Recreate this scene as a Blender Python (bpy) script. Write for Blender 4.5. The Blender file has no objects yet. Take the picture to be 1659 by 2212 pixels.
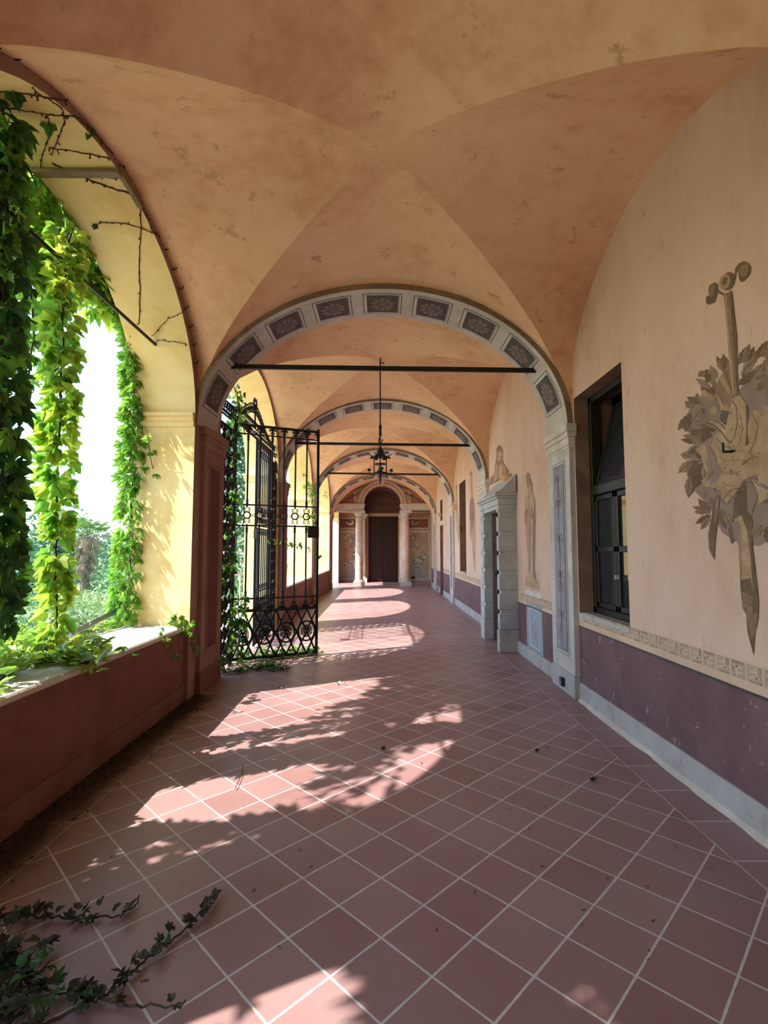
import bpy, math, random
from mathutils import Vector, Matrix
R = math.radians
random.seed(11)
SC = bpy.context.scene
COL = SC.collection

# ------------------------------------------------------------------ camera, sky, sun, exposure
F = 1100.0; PITCH = math.atan(80/1100); YAW = 3.5/1100; EYE = 1.6
cam_d = bpy.data.cameras.new('camera'); cam = bpy.data.objects.new('camera', cam_d); COL.objects.link(cam)
cam_d.sensor_fit = 'HORIZONTAL'; cam_d.sensor_width = 36.0; cam_d.lens = 36.0*F/1659
cam_d.clip_end = 500; cam_d.clip_start = 0.05
cam.location = (0, 0, EYE); cam.rotation_euler = (R(90)+PITCH, 0, -YAW)
SC.camera = cam

SUN_DIR = Vector((0.77, 0.38, -1.0)).normalized()
world = bpy.data.worlds.new('sky'); SC.world = world; world.use_nodes = True
wn = world.node_tree.nodes; wl = world.node_tree.links; wn.clear()
sky = wn.new('ShaderNodeTexSky'); sky.sky_type = 'NISHITA'; sky.sun_disc = False
sky.sun_elevation = R(49); sky.sun_rotation = math.atan2(-0.77, -0.38)
sky.air_density = 1.0; sky.dust_density = 0.4; sky.ozone_density = 1.0
bg = wn.new('ShaderNodeBackground'); bg.inputs['Strength'].default_value = 0.38
wo = wn.new('ShaderNodeOutputWorld')
tint = wn.new('ShaderNodeMix'); tint.data_type = 'RGBA'; tint.blend_type = 'MULTIPLY'; tint.inputs[0].default_value = 1.0
tint.inputs[7].default_value = (0.92, 0.965, 1.0, 1); wl.new(sky.outputs[0], tint.inputs[6]); wl.new(tint.outputs[2], bg.inputs['Color']); wl.new(bg.outputs[0], wo.inputs['Surface'])
sl = bpy.data.lights.new('sun', 'SUN'); sl.energy = 5.7; sl.angle = R(0.6); sl.color = (1.0, 0.96, 0.90)
sun = bpy.data.objects.new('sun', sl); COL.objects.link(sun)
sun.rotation_euler = SUN_DIR.to_track_quat('-Z', 'Y').to_euler(); sun.location = (-20, -10, 25)

vs = SC.view_settings
vs.view_transform = 'Standard'; vs.look = 'None'; vs.gamma = 1.0; vs.exposure = 1.24
try: vs.use_curve_mapping = False
except Exception: pass
SC.cycles.max_bounces = 10; SC.cycles.diffuse_bounces = 7; SC.cycles.transparent_max_bounces = 8
SC.cycles.sample_clamp_indirect = 6.0

# ------------------------------------------------------------------ measuring rays (photo point -> place in the gallery)
def ray(px, py):
    cx = (px-829.5)/F; v = (1106-py)/F
    fy = math.cos(PITCH)-v*math.sin(PITCH); uz = v*math.cos(PITCH)+math.sin(PITCH)
    return Vector((cx*math.cos(YAW)+fy*math.sin(YAW), -cx*math.sin(YAW)+fy*math.cos(YAW), uz))
def on_x(px, py, X):
    d = ray(px, py); return Vector((0, 0, EYE))+d*(X/d.x)
def on_y(px, py, Y):
    d = ray(px, py); return Vector((0, 0, EYE))+d*(Y/d.y)
def on_z(px, py, Z=0.0):
    d = ray(px, py); return Vector((0, 0, EYE))+d*((Z-EYE)/d.z)

# ------------------------------------------------------------------ mesh helpers
ORG = {}
class MB:
    def __init__(s): s.v = []; s.f = []; s.m = []
    def add(s, vs, fs, m=0):
        b = len(s.v); s.v += [tuple(x) for x in vs]
        for f in fs: s.f.append(tuple(i+b for i in f)); s.m.append(m)
    def poly(s, pts, m=0): s.add(pts, [tuple(range(len(pts)))], m)
    def box(s, x0, x1, y0, y1, z0, z1, m=0):
        s.add([(x0,y0,z0),(x1,y0,z0),(x1,y1,z0),(x0,y1,z0),(x0,y0,z1),(x1,y0,z1),(x1,y1,z1),(x0,y1,z1)],
              [(0,3,2,1),(4,5,6,7),(0,1,5,4),(1,2,6,5),(2,3,7,6),(3,0,4,7)], m)
    def bbox(s, x0, x1, y0, y1, z0, z1, b=0.01, m=0):     # box with chamfered edges
        xs = (x0, x0+b, x1-b, x1); 
        X=(x0,x1);Y=(y0,y1);Z=(z0,z1); pts=[]; idx={}
        for i in (0,1):
            for j in (0,1):
                for k in (0,1):
                    sx=b if i==0 else -b; sy=b if j==0 else -b; sz=b if k==0 else -b
                    for a,p in (('x',(X[i],Y[j]+sy,Z[k]+sz)),('y',(X[i]+sx,Y[j],Z[k]+sz)),('z',(X[i]+sx,Y[j]+sy,Z[k]))):
                        idx[(i,j,k,a)]=len(pts); pts.append(p)
        fs=[]
        for i in (0,1):
            q=[idx[(i,0,0,'x')],idx[(i,1,0,'x')],idx[(i,1,1,'x')],idx[(i,0,1,'x')]]; fs.append(tuple(q if i else q[::-1]))
        for j in (0,1):
            q=[idx[(0,j,0,'y')],idx[(0,j,1,'y')],idx[(1,j,1,'y')],idx[(1,j,0,'y')]]; fs.append(tuple(q if j else q[::-1]))
        for k in (0,1):
            q=[idx[(0,0,k,'z')],idx[(1,0,k,'z')],idx[(1,1,k,'z')],idx[(0,1,k,'z')]]; fs.append(tuple(q if k else q[::-1]))
        for i in (0,1):
            for j in (0,1):
                fs.append((idx[(i,j,0,'x')],idx[(i,j,0,'y')],idx[(i,j,1,'y')],idx[(i,j,1,'x')]))
                fs.append((idx[(i,0,j,'x')],idx[(i,0,j,'z')],idx[(i,1,j,'z')],idx[(i,1,j,'x')]))
                fs.append((idx[(0,i,j,'y')],idx[(0,i,j,'z')],idx[(1,i,j,'z')],idx[(1,i,j,'y')]))
                for k in (0,1): fs.append((idx[(i,j,k,'x')],idx[(i,j,k,'y')],idx[(i,j,k,'z')]))
        s.add(pts, fs, m)
    def tube(s, pts, r, n=6, m=0, cap=True):
        pts = [Vector(p) for p in pts]; N = len(pts)
        rs = r if isinstance(r, (list, tuple)) else [r]*N
        up = None; rings = []
        for i, p in enumerate(pts):
            t = (pts[min(i+1,N-1)]-pts[max(i-1,0)])
            if t.length < 1e-9: t = Vector((0,0,1))
            t.normalize()
            if up is None:
                up = t.cross(Vector((0.13,0.31,0.94)))
                if up.length < 0.2: up = t.cross(Vector((1,0,0)))
            up = up - t*up.dot(t)
            if up.length < 1e-6: up = t.cross(Vector((1,0,0)))
            up.normalize(); w = t.cross(up)
            rings.append([p+(up*math.cos(2*math.pi*k/n)+w*math.sin(2*math.pi*k/n))*rs[i] for k in range(n)])
        b = len(s.v); s.v += [tuple(q) for rg in rings for q in rg]
        for i in range(N-1):
            for k in range(n):
                s.f.append((b+i*n+k, b+i*n+(k+1)%n, b+(i+1)*n+(k+1)%n, b+(i+1)*n+k)); s.m.append(m)
        if cap:
            s.f.append(tuple(b+k for k in range(n))[::-1]); s.m.append(m)
            s.f.append(tuple(b+(N-1)*n+k for k in range(n))); s.m.append(m)
    def lathe(s, prof, c, n=24, m=0, a0=0.0, a1=2*math.pi):
        full = abs(a1-a0-2*math.pi) < 1e-6; k = n if full else n+1
        b = len(s.v)
        for (r, z) in prof:
            for i in range(k):
                a = a0+(a1-a0)*i/n
                s.v.append((c[0]+r*math.cos(a), c[1]+r*math.sin(a), c[2]+z))
        for j in range(len(prof)-1):
            for i in range(n):
                i2 = (i+1) % k
                s.f.append((b+j*k+i, b+j*k+i2, b+(j+1)*k+i2, b+(j+1)*k+i)); s.m.append(m)
    def build(s, name, mats, parent=None, smooth=False, label=None, origin=None):
        if not isinstance(mats, (list, tuple)): mats = [mats]
        if parent is not None: o0 = ORG[parent]
        elif origin is not None: o0 = Vector(origin)
        elif s.v:
            xs=[p[0] for p in s.v]; ys=[p[1] for p in s.v]; zs=[p[2] for p in s.v]
            o0 = Vector(((min(xs)+max(xs))/2,(min(ys)+max(ys))/2,min(zs)))
        else: o0 = Vector((0,0,0))
        me = bpy.data.meshes.new(name)
        me.from_pydata([(p[0]-o0.x, p[1]-o0.y, p[2]-o0.z) for p in s.v], [], s.f)
        for mt in mats: me.materials.append(mt)
        if len(mats) > 1: me.polygons.foreach_set('material_index', s.m)
        if smooth: me.polygons.foreach_set('use_smooth', [True]*len(me.polygons))
        me.update()
        o = bpy.data.objects.new(name, me); COL.objects.link(o)
        ORG[o] = o0
        if parent is None: o.location = o0
        else: o.parent = parent
        if label: o['label'] = label
        return o
def tag(o, label, cat, group=None, kind=None):
    o['label'] = label; o['category'] = cat
    if group: o['group'] = group
    if kind: o['kind'] = kind
    return o
def thing(name, loc, label, cat, group=None, kind=None):
    o = bpy.data.objects.new(name, None); COL.objects.link(o); o.location = loc; o.empty_display_size = 0.2
    ORG[o] = Vector(loc); return tag(o, label, cat, group, kind)

# ------------------------------------------------------------------ materials
def nodes(name):
    m = bpy.data.materials.new(name); m.use_nodes = True
    nt = m.node_tree; nt.nodes.clear()
    out = nt.nodes.new('ShaderNodeOutputMaterial'); p = nt.nodes.new('ShaderNodeBsdfPrincipled')
    nt.links.new(p.outputs[0], out.inputs['Surface']); return m, nt, p, out
def c4(c): return (c[0], c[1], c[2], 1.0)
def noise(nt, vec, scale, detail=5, rough=0.55, dist=0.0):
    n = nt.nodes.new('ShaderNodeTexNoise'); n.inputs['Scale'].default_value = scale
    n.inputs['Detail'].default_value = detail; n.inputs['Roughness'].default_value = rough
    n.inputs['Distortion'].default_value = dist
    if vec is not None: nt.links.new(vec, n.inputs['Vector'])
    return n.outputs['Fac']
def ramp(nt, fac, stops):
    r = nt.nodes.new('ShaderNodeValToRGB'); e = r.color_ramp.elements
    e[0].position, e[0].color = stops[0][0], c4(stops[0][1]); e[1].position, e[1].color = stops[-1][0], c4(stops[-1][1])
    for p, c in stops[1:-1]:
        x = e.new(p); x.color = c4(c)
    nt.links.new(fac, r.inputs['Fac']); return r.outputs['Color']
def mix(nt, fac, a, b, mode='MIX'):
    m = nt.nodes.new('ShaderNodeMix'); m.data_type = 'RGBA'; m.blend_type = mode
    ins = {'Factor': m.inputs[0], 'A': m.inputs[6], 'B': m.inputs[7]}
    for k, v in (('Factor', fac), ('A', a), ('B', b)):
        if hasattr(v, 'is_linked') or hasattr(v, 'links'): nt.links.new(v, ins[k])
        elif k == 'Factor': ins[k].default_value = v
        else: ins[k].default_value = c4(v)
    return m.outputs[2]
def mth(nt, op, a, b=None, c=None):
    n = nt.nodes.new('ShaderNodeMath'); n.operation = op
    for i, v in enumerate((a, b, c)):
        if v is None: continue
        if isinstance(v, (int, float)): n.inputs[i].default_value = v
        else: nt.links.new(v, n.inputs[i])
    return n.outputs[0]
def coords(nt, stretch=None):
    g = nt.nodes.new('ShaderNodeNewGeometry').outputs['Position']
    if stretch:
        mp = nt.nodes.new('ShaderNodeMapping'); mp.inputs['Scale'].default_value = stretch
        nt.links.new(g, mp.inputs['Vector']); return mp.outputs[0]
    return g
def bump(nt, p, h, strength, dist=0.01):
    b = nt.nodes.new('ShaderNodeBump'); b.inputs['Strength'].default_value = strength; b.inputs['Distance'].default_value = dist
    nt.links.new(h, b.inputs['Height']); nt.links.new(b.outputs[0], p.inputs['Normal'])
def plaster(name, a, b, c=None, scale=1.2, rough=0.9, bmp=0.15, spots=None, spot_t=0.68, stretch=None, fine=0.25, spot_scale=9):
    m, nt, p, o = nodes(name); v = coords(nt, stretch)
    n1 = noise(nt, v, scale, 8, 0.6, 0.6); n2 = noise(nt, v, scale*7, 6, 0.7); n3 = noise(nt, v, scale*40, 3)
    f = mth(nt, 'ADD', mth(nt, 'MULTIPLY', n1, 1-fine), mth(nt, 'MULTIPLY', n2, fine))
    st = [(0.36, b), (0.62, a)] if c is None else [(0.34, b), (0.5, a), (0.66, c)]
    col = ramp(nt, f, st)
    if spots is not None:
        s = noise(nt, v, spot_scale, 8, 0.75)
        k = ramp(nt, s, [(spot_t, (0,0,0)), (spot_t+0.05, (1,1,1))])
        col = mix(nt, k, col, spots)
    nt.links.new(col, p.inputs['Base Color']); p.inputs['Roughness'].default_value = rough
    p.inputs['Specular IOR Level'].default_value = 0.25
    if bmp: bump(nt, p, mth(nt, 'ADD', n2, mth(nt, 'MULTIPLY', n3, 0.4)), bmp, 0.02)
    return m
def plain(name, a, b=None, scale=8, rough=0.6, metal=0.0, bmp=0.0, spec=0.4, stretch=None):
    m, nt, p, o = nodes(name); v = coords(nt, stretch)
    n = noise(nt, v, scale, 5, 0.6)
    nt.links.new(ramp(nt, n, [(0.35, b or tuple(x*0.8 for x in a)), (0.65, a)]), p.inputs['Base Color'])
    p.inputs['Roughness'].default_value = rough; p.inputs['Metallic'].default_value = metal; p.inputs['Specular IOR Level'].default_value = spec
    if bmp: bump(nt, p, n, bmp)
    return m
def leafmat(name, a, b, c, trans=0.45, rough=0.42, scale=6, spec=0.4):
    m, nt, p, o = nodes(name); v = coords(nt)
    n = mth(nt, 'ADD', mth(nt, 'MULTIPLY', noise(nt, v, scale, 2), 0.6), mth(nt, 'MULTIPLY', noise(nt, v, scale*0.2, 3), 0.4))
    col = ramp(nt, n, [(0.38, a), (0.5, b), (0.62, c)])
    nt.links.new(col, p.inputs['Base Color']); p.inputs['Roughness'].default_value = rough; p.inputs['Specular IOR Level'].default_value = spec
    t = nt.nodes.new('ShaderNodeBsdfTranslucent'); nt.links.new(mix(nt, 1.0, col, (1.0,1.0,0.55), 'MULTIPLY'), t.inputs['Color'])
    ms = nt.nodes.new('ShaderNodeMixShader'); ms.inputs[0].default_value = trans
    nt.links.new(p.outputs[0], ms.inputs[1]); nt.links.new(t.outputs[0], ms.inputs[2]); nt.links.new(ms.outputs[0], o.inputs['Surface'])
    return m

TILE = 0.2713
def floor_material():
    m, nt, p, o = nodes('terracotta_tiles'); g = coords(nt)
    sx = nt.nodes.new('ShaderNodeSeparateXYZ'); nt.links.new(g, sx.inputs[0]); x, y = sx.outputs[0], sx.outputs[1]
    wob = mth(nt, 'MULTIPLY', mth(nt, 'SUBTRACT', noise(nt, g, 14, 3), 0.5), 0.006)
    s2 = 1/math.sqrt(2)
    u = mth(nt, 'MULTIPLY', mth(nt, 'ADD', mth(nt, 'SUBTRACT', x, 0.570), mth(nt, 'SUBTRACT', y, 2.031)), s2/TILE)
    w = mth(nt, 'MULTIPLY', mth(nt, 'SUBTRACT', mth(nt, 'SUBTRACT', y, 2.031), mth(nt, 'SUBTRACT', x, 0.570)), s2/TILE)
    def dist(t, size):      # metres to the nearest joint
        fr = mth(nt, 'FRACT', t); d = mth(nt, 'MINIMUM', fr, mth(nt, 'SUBTRACT', 1.0, fr)); return mth(nt, 'MULTIPLY', d, size)
    dd = mth(nt, 'MINIMUM', dist(u, TILE), dist(w, TILE))
    by = mth(nt, 'DIVIDE', mth(nt, 'SUBTRACT', y, 0.05), TILE*math.sqrt(2)); db = dist(by, TILE*math.sqrt(2))
    ax = mth(nt, 'ABSOLUTE', x); inb = mth(nt, 'GREATER_THAN', ax, 1.81)
    d = mth(nt, 'ADD', mth(nt, 'MULTIPLY', dd, mth(nt, 'SUBTRACT', 1.0, inb)), mth(nt, 'MULTIPLY', db, inb))
    line = mth(nt, 'ABSOLUTE', mth(nt, 'SUBTRACT', ax, 1.81))
    d = mth(nt, 'MINIMUM', d, mth(nt, 'ADD', line, 0.0015)); d = mth(nt, 'ADD', d, wob)
    gr = nt.nodes.new('ShaderNodeMapRange'); nt.links.new(d, gr.inputs[0])
    gr.inputs[1].default_value = 0.0037; gr.inputs[2].default_value = 0.0058; gr.inputs[3].default_value = 1; gr.inputs[4].default_value = 0
    wnz = nt.nodes.new('ShaderNodeTexWhiteNoise'); wnz.noise_dimensions = '2D'
    cb = nt.nodes.new('ShaderNodeCombineXYZ')
    sel = lambda a, b: mth(nt, 'ADD', mth(nt, 'MULTIPLY', a, mth(nt, 'SUBTRACT', 1.0, inb)), mth(nt, 'MULTIPLY', b, inb))
    nt.links.new(sel(mth(nt, 'FLOOR', u), mth(nt, 'FLOOR', by)), cb.inputs[0]); nt.links.new(sel(mth(nt, 'FLOOR', w), 77.0), cb.inputs[1])
    nt.links.new(cb.outputs[0], wnz.inputs['Vector'])
    base = ramp(nt, wnz.outputs['Value'], [(0.0, (0.225,0.103,0.091)), (0.3, (0.262,0.132,0.121)), (0.7, (0.280,0.150,0.139)), (1.0, (0.320,0.188,0.175))])
    pat = noise(nt, g, 5, 8, 0.7); base = mix(nt, mth(nt, 'MULTIPLY', pat, 0.55), base, (0.31,0.200,0.188))
    big = noise(nt, g, 0.9, 5, 0.6); base = mix(nt, ramp(nt, big, [(0.40,(0,0,0)),(0.75,(0.55,0.55,0.55))]), base, (0.34,0.24,0.23))
    stain = noise(nt, g, 22, 6, 0.7); base = mix(nt, ramp(nt, stain, [(0.66,(0,0,0)),(0.74,(0.5,0.5,0.5))]), base, (0.11,0.05,0.035))
    # soil and the parapet's contact shade, both darkened into the tile colour
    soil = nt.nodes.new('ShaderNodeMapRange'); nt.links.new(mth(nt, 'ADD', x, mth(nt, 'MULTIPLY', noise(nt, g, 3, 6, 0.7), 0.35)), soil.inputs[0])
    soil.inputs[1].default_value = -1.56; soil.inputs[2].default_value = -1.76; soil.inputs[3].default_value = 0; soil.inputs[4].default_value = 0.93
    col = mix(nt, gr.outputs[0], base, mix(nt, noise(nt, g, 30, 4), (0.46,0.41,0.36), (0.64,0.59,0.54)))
    soil_shade = mth(nt, 'MULTIPLY', soil.outputs[0], mth(nt, 'LESS_THAN', y, 5.75))
    col = mix(nt, soil_shade, col, (0.030,0.020,0.014))
    nt.links.new(col, p.inputs['Base Color'])
    rr = mth(nt, 'ADD', 0.24, mth(nt, 'MULTIPLY', pat, 0.3)); rr = mth(nt, 'ADD', rr, mth(nt, 'MULTIPLY', gr.outputs[0], 0.3))
    nt.links.new(rr, p.inputs['Roughness']); p.inputs['Specular IOR Level'].default_value = 0.5
    bump(nt, p, mth(nt, 'SUBTRACT', mth(nt, 'MULTIPLY', pat, 0.5), gr.outputs[0]), 0.35, 0.004)
    return m

M = {}
M['tiles'] = floor_material()
M['vault'] = plaster('ochre_vault_plaster', (0.70,0.410,0.232), (0.56,0.285,0.148), (0.74,0.47,0.292), 0.9, bmp=0.12, spots=(0.52,0.29,0.15), spot_t=0.585, spot_scale=3.5, fine=0.38)
M['wall'] = plaster('peach_wall_plaster', (0.59,0.390,0.285), (0.49,0.305,0.21), (0.64,0.455,0.345), 0.8, bmp=0.12, spots=(0.49,0.325,0.235), spot_t=0.60, spot_scale=5, stretch=(1,1,0.6))
M['yellow'] = plaster('yellow_reveal_plaster', (0.76,0.55,0.235), (0.66,0.44,0.165), (0.80,0.61,0.32), 1.6, bmp=0.12, spots=(0.45,0.33,0.13), spot_t=0.72)
M['pinkish'] = plaster('brown_pink_plaster', (0.31,0.185,0.145), (0.25,0.14,0.11), (0.36,0.235,0.185), 2.0, bmp=0.15)
M['redwall'] = plaster('oxblood_parapet_plaster', (0.205,0.085,0.066), (0.15,0.06,0.048), (0.245,0.112,0.09), 1.1, bmp=0.2, spots=(0.34,0.19,0.15), spot_t=0.66, spot_scale=3.2)
M['sill'] = plaster('pale_sill_plaster', (0.68,0.62,0.52), (0.55,0.48,0.38), None, 3, bmp=0.3)
M['dado'] = plaster('plum_dado_plaster', (0.155,0.082,0.082), (0.118,0.062,0.066), (0.195,0.112,0.110), 1.4, bmp=0.15, spots=(0.42,0.33,0.31), spot_t=0.615, spot_scale=11)
M['skirt'] = plaster('grey_skirting_render', (0.41,0.365,0.32), (0.30,0.265,0.23), (0.47,0.43,0.385), 3, bmp=0.25, spots=(0.60,0.57,0.52), spot_t=0.70)
M['brownskirt'] = plaster('brown_skirting_render', (0.25,0.115,0.08), (0.19,0.08,0.055), None, 3, bmp=0.25)
M['border'] = plaster('border_plaster', (0.62,0.42,0.29), (0.53,0.35,0.23), None, 2, bmp=0.1)
M['key'] = plaster('border_key_paint', (0.36,0.255,0.165), (0.46,0.33,0.22), None, 9, bmp=0)
M['keydark'] = plaster('border_key_shadow_paint', (0.25,0.165,0.105), (0.36,0.25,0.17), None, 12, bmp=0)
M['stone'] = plaster('pale_arch_stone_paint', (0.49,0.425,0.365), (0.39,0.33,0.28), (0.55,0.50,0.44), 3, bmp=0.12)
M['ring'] = plaster('brown_archivolt_render', (0.235,0.165,0.10), (0.17,0.115,0.07), (0.29,0.21,0.14), 3, bmp=0.2)
M['stonedark'] = plain('dark_line_paint', (0.055,0.045,0.045))
M['stonemid'] = plain('mid_grey_frame_paint', (0.26,0.235,0.215))
M['stonelight'] = plain('light_frame_paint', (0.56,0.52,0.45))
M['plum'] = plaster('plum_panel_paint', (0.105,0.072,0.072), (0.08,0.055,0.057), (0.14,0.10,0.098), 5, bmp=0.05, spots=(0.32,0.29,0.29), spot_t=0.74)
M['lilac'] = plaster('lilac_grey_panel_paint', (0.27,0.235,0.25), (0.21,0.18,0.20), (0.35,0.32,0.33), 3, bmp=0.05, spots=(0.5,0.47,0.46), spot_t=0.71)
M['petal'] = plain('rosette_petal_paint', (0.175,0.125,0.120))
M['petaldark'] = plain('rosette_line_paint', (0.042,0.030,0.032))
M['portal'] = plaster('grey_portal_stone', (0.40,0.395,0.37), (0.32,0.315,0.295), (0.46,0.46,0.44), 4, bmp=0.2)
M['pedestal'] = plaster('blue_grey_pedestal_paint', (0.33,0.35,0.37), (0.26,0.275,0.29), None, 4, bmp=0.05)
M['redpier'] = plaster('red_brown_pier_paint', (0.29,0.16,0.12), (0.23,0.12,0.09), (0.34,0.205,0.16), 2.5, bmp=0.15, spots=(0.5,0.36,0.28), spot_t=0.74)
M['wine'] = plaster('wine_panel_paint', (0.165,0.062,0.052), (0.125,0.045,0.042), None, 2.5, bmp=0.1)
M['iron'] = plain('black_wrought_iron', (0.020,0.018,0.017), (0.011,0.010,0.010), 30, 0.55, 0.3, 0.1)
M['rust'] = plain('rusty_lock_iron', (0.06,0.035,0.025), (0.03,0.02,0.015), 20, 0.7, 0.2)
M['wood'] = plain('dark_brown_wood', (0.046,0.020,0.016), (0.028,0.012,0.010), 5, 0.75, 0, 0.1, 0.15, (12,12,1))
M['frame'] = plain('window_frame_wood', (0.022,0.014,0.011), (0.013,0.009,0.007), 5, 0.5, 0, 0.05, 0.25, (10,10,1))
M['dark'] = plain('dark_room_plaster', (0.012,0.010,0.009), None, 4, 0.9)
M['shutter'] = plain('brown_shutter_paint', (0.135,0.065,0.042), (0.10,0.048,0.032), 5, 0.7)
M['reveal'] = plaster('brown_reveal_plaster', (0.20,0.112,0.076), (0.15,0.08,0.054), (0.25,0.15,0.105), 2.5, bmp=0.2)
M['terra'] = plaster('terracotta_sconce_clay', (0.66,0.34,0.175), (0.57,0.28,0.14), None, 6, bmp=0.05, rough=0.7)
M['marble'] = plaster('pink_veined_marble', (0.62,0.44,0.35), (0.54,0.33,0.24), (0.72,0.63,0.56), 2.4, rough=0.45, bmp=0.03, spots=(0.62,0.56,0.50), spot_t=0.62, spot_scale=4)
M['capital'] = plaster('pale_capital_stone', (0.60,0.52,0.43), (0.48,0.39,0.31), None, 4, bmp=0.15)
M['lun'] = plaster('peach_lunette_paint', (0.50,0.28,0.175), (0.42,0.22,0.135), (0.56,0.34,0.22), 2, bmp=0.08)
M['lunred'] = plaster('brick_red_line_paint', (0.29,0.095,0.062), (0.23,0.075,0.05), None, 3, bmp=0.03)
M['lungreen'] = plaster('sage_spandrel_paint', (0.29,0.28,0.19), (0.23,0.22,0.15), None, 5, bmp=0.03)
M['lunpanel'] = plaster('mauve_panel_paint', (0.30,0.17,0.125), (0.24,0.13,0.10), None, 3, bmp=0.03)
M['tymp'] = plaster('maroon_tympanum_paint', (0.17,0.072,0.05), (0.13,0.055,0.04), None, 4, bmp=0.03)
M['drape'] = plaster('brown_drapery_paint', (0.27,0.135,0.095), (0.20,0.095,0.07), None, 7, bmp=0.03)
M['mural'] = plaster('warm_mural_ground', (0.42,0.255,0.165), (0.33,0.19,0.125), (0.47,0.33,0.23), 2, bmp=0.05)
M['muralgrey'] = plaster('grey_mural_foot', (0.36,0.30,0.25), (0.29,0.24,0.20), None, 3, bmp=0.05)
M['foliagepaint'] = plain('grey_green_foliage_paint', (0.14,0.13,0.105), (0.24,0.20,0.15), 14)
M['white'] = plain('off_white_paint', (0.60,0.56,0.50), (0.50,0.45,0.40), 10)
M['fd'] = plaster('dark_umber_fresco', (0.150,0.090,0.052), (0.115,0.066,0.037), (0.20,0.125,0.075), 7, bmp=0.05)
M['fm'] = plaster('mid_umber_fresco', (0.235,0.142,0.085), (0.18,0.104,0.06), (0.30,0.19,0.12), 9, bmp=0.05)
M['fl'] = plaster('sand_fresco', (0.375,0.235,0.130), (0.285,0.165,0.085), (0.45,0.30,0.18), 8, bmp=0.05, spots=(0.22,0.14,0.08), spot_t=0.68, spot_scale=20)
M['fs'] = plaster('mauve_shadow_fresco', (0.285,0.185,0.145), (0.22,0.14,0.108), None, 5, bmp=0.03)
M['bustfresco'] = plaster('brown_figure_fresco', (0.29,0.165,0.108), (0.21,0.115,0.075), (0.37,0.225,0.155), 5, bmp=0.05)
M['figfresco'] = plaster('sand_figure_fresco', (0.41,0.255,0.155), (0.32,0.185,0.11), (0.48,0.32,0.21), 5, bmp=0.05)
M['figshade'] = plaster('mauve_figure_shade', (0.27,0.175,0.145), (0.22,0.14,0.115), None, 4, bmp=0.03)
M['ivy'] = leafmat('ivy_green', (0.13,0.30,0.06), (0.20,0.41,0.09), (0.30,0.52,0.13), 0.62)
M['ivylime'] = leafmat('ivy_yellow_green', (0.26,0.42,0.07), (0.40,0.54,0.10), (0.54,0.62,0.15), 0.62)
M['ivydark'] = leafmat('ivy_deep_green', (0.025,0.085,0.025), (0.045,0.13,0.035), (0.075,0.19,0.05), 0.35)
M['ivysill'] = leafmat('ivy_fresh_green', (0.17,0.33,0.07), (0.25,0.42,0.09), (0.33,0.50,0.13), 0.4)
M['ivydry'] = leafmat('wilted_vine_leaf', (0.030,0.028,0.018), (0.045,0.045,0.024), (0.05,0.075,0.03), 0.1, 0.7)
M['stem'] = plain('brown_vine_stem', (0.075,0.042,0.026), (0.045,0.026,0.017), 30, 0.8)
M['twig'] = plain('dry_tendril_bark', (0.085,0.040,0.024), (0.05,0.026,0.017), 30, 0.9)
M['treeA'] = leafmat('tree_haze_green', (0.045,0.12,0.075), (0.07,0.17,0.10), (0.11,0.23,0.13), 0.3, 0.6, 2)  # bluish haze of the distance put into the leaf colour
M['treeB'] = leafmat('tree_mid_green', (0.07,0.16,0.07), (0.11,0.22,0.09), (0.17,0.30,0.12), 0.3, 0.6, 2)
M['treeC'] = leafmat('shrub_pale_green', (0.14,0.24,0.11), (0.20,0.31,0.14), (0.28,0.38,0.19), 0.3, 0.6, 2)
M['cedar'] = leafmat('cedar_needles', (0.04,0.10,0.045), (0.07,0.16,0.06), (0.12,0.23,0.09), 0.25, 0.6, 2)
M['bark'] = plain('tree_bark', (0.14,0.10,0.07), (0.08,0.06,0.04), 10, 0.9)
M['deadfrond'] = leafmat('dead_palm_frond', (0.26,0.21,0.16), (0.36,0.29,0.21), (0.45,0.37,0.27), 0.2, 0.8, 3)
M['palmgreen'] = leafmat('palm_frond_green', (0.10,0.20,0.07), (0.16,0.27,0.10), (0.22,0.33,0.13), 0.3, 0.5, 3)
M['drybit'] = plain('dry_leaf_brown', (0.075,0.035,0.020), (0.035,0.018,0.012), 40, 0.9)
M['drycurl'] = plain('curled_leaf_brown', (0.20,0.085,0.05), (0.13,0.05,0.03), 30, 0.9)
M['soil'] = plain('dark_leaf_mould', (0.045,0.027,0.017), (0.022,0.014,0.010), 40, 0.95)
M['box'] = plain('black_socket_plastic', (0.02,0.022,0.024), (0.012,0.013,0.014), 20, 0.4)
M['ext'] = plaster('garden_ground', (0.20,0.28,0.10), (0.14,0.21,0.07), (0.27,0.33,0.14), 0.5, bmp=0.3)
M['paving'] = plaster('pale_terrace_paving', (0.66,0.60,0.51), (0.56,0.50,0.42), None, 1.5, bmp=0.2)
M['zinc'] = plain('grey_zinc_strip', (0.22,0.24,0.26), (0.16,0.18,0.20), 6, 0.5, 0.4)
def glassmat():
    m, nt, p, o = nodes('window_glass')
    p.inputs['Base Color'].default_value = (0.02,0.024,0.026,1); p.inputs['Roughness'].default_value = 0.03
    p.inputs['Specular IOR Level'].default_value = 0.6; p.inputs['Transmission Weight'].default_value = 0.0
    return m
M['glass'] = glassmat()

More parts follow.
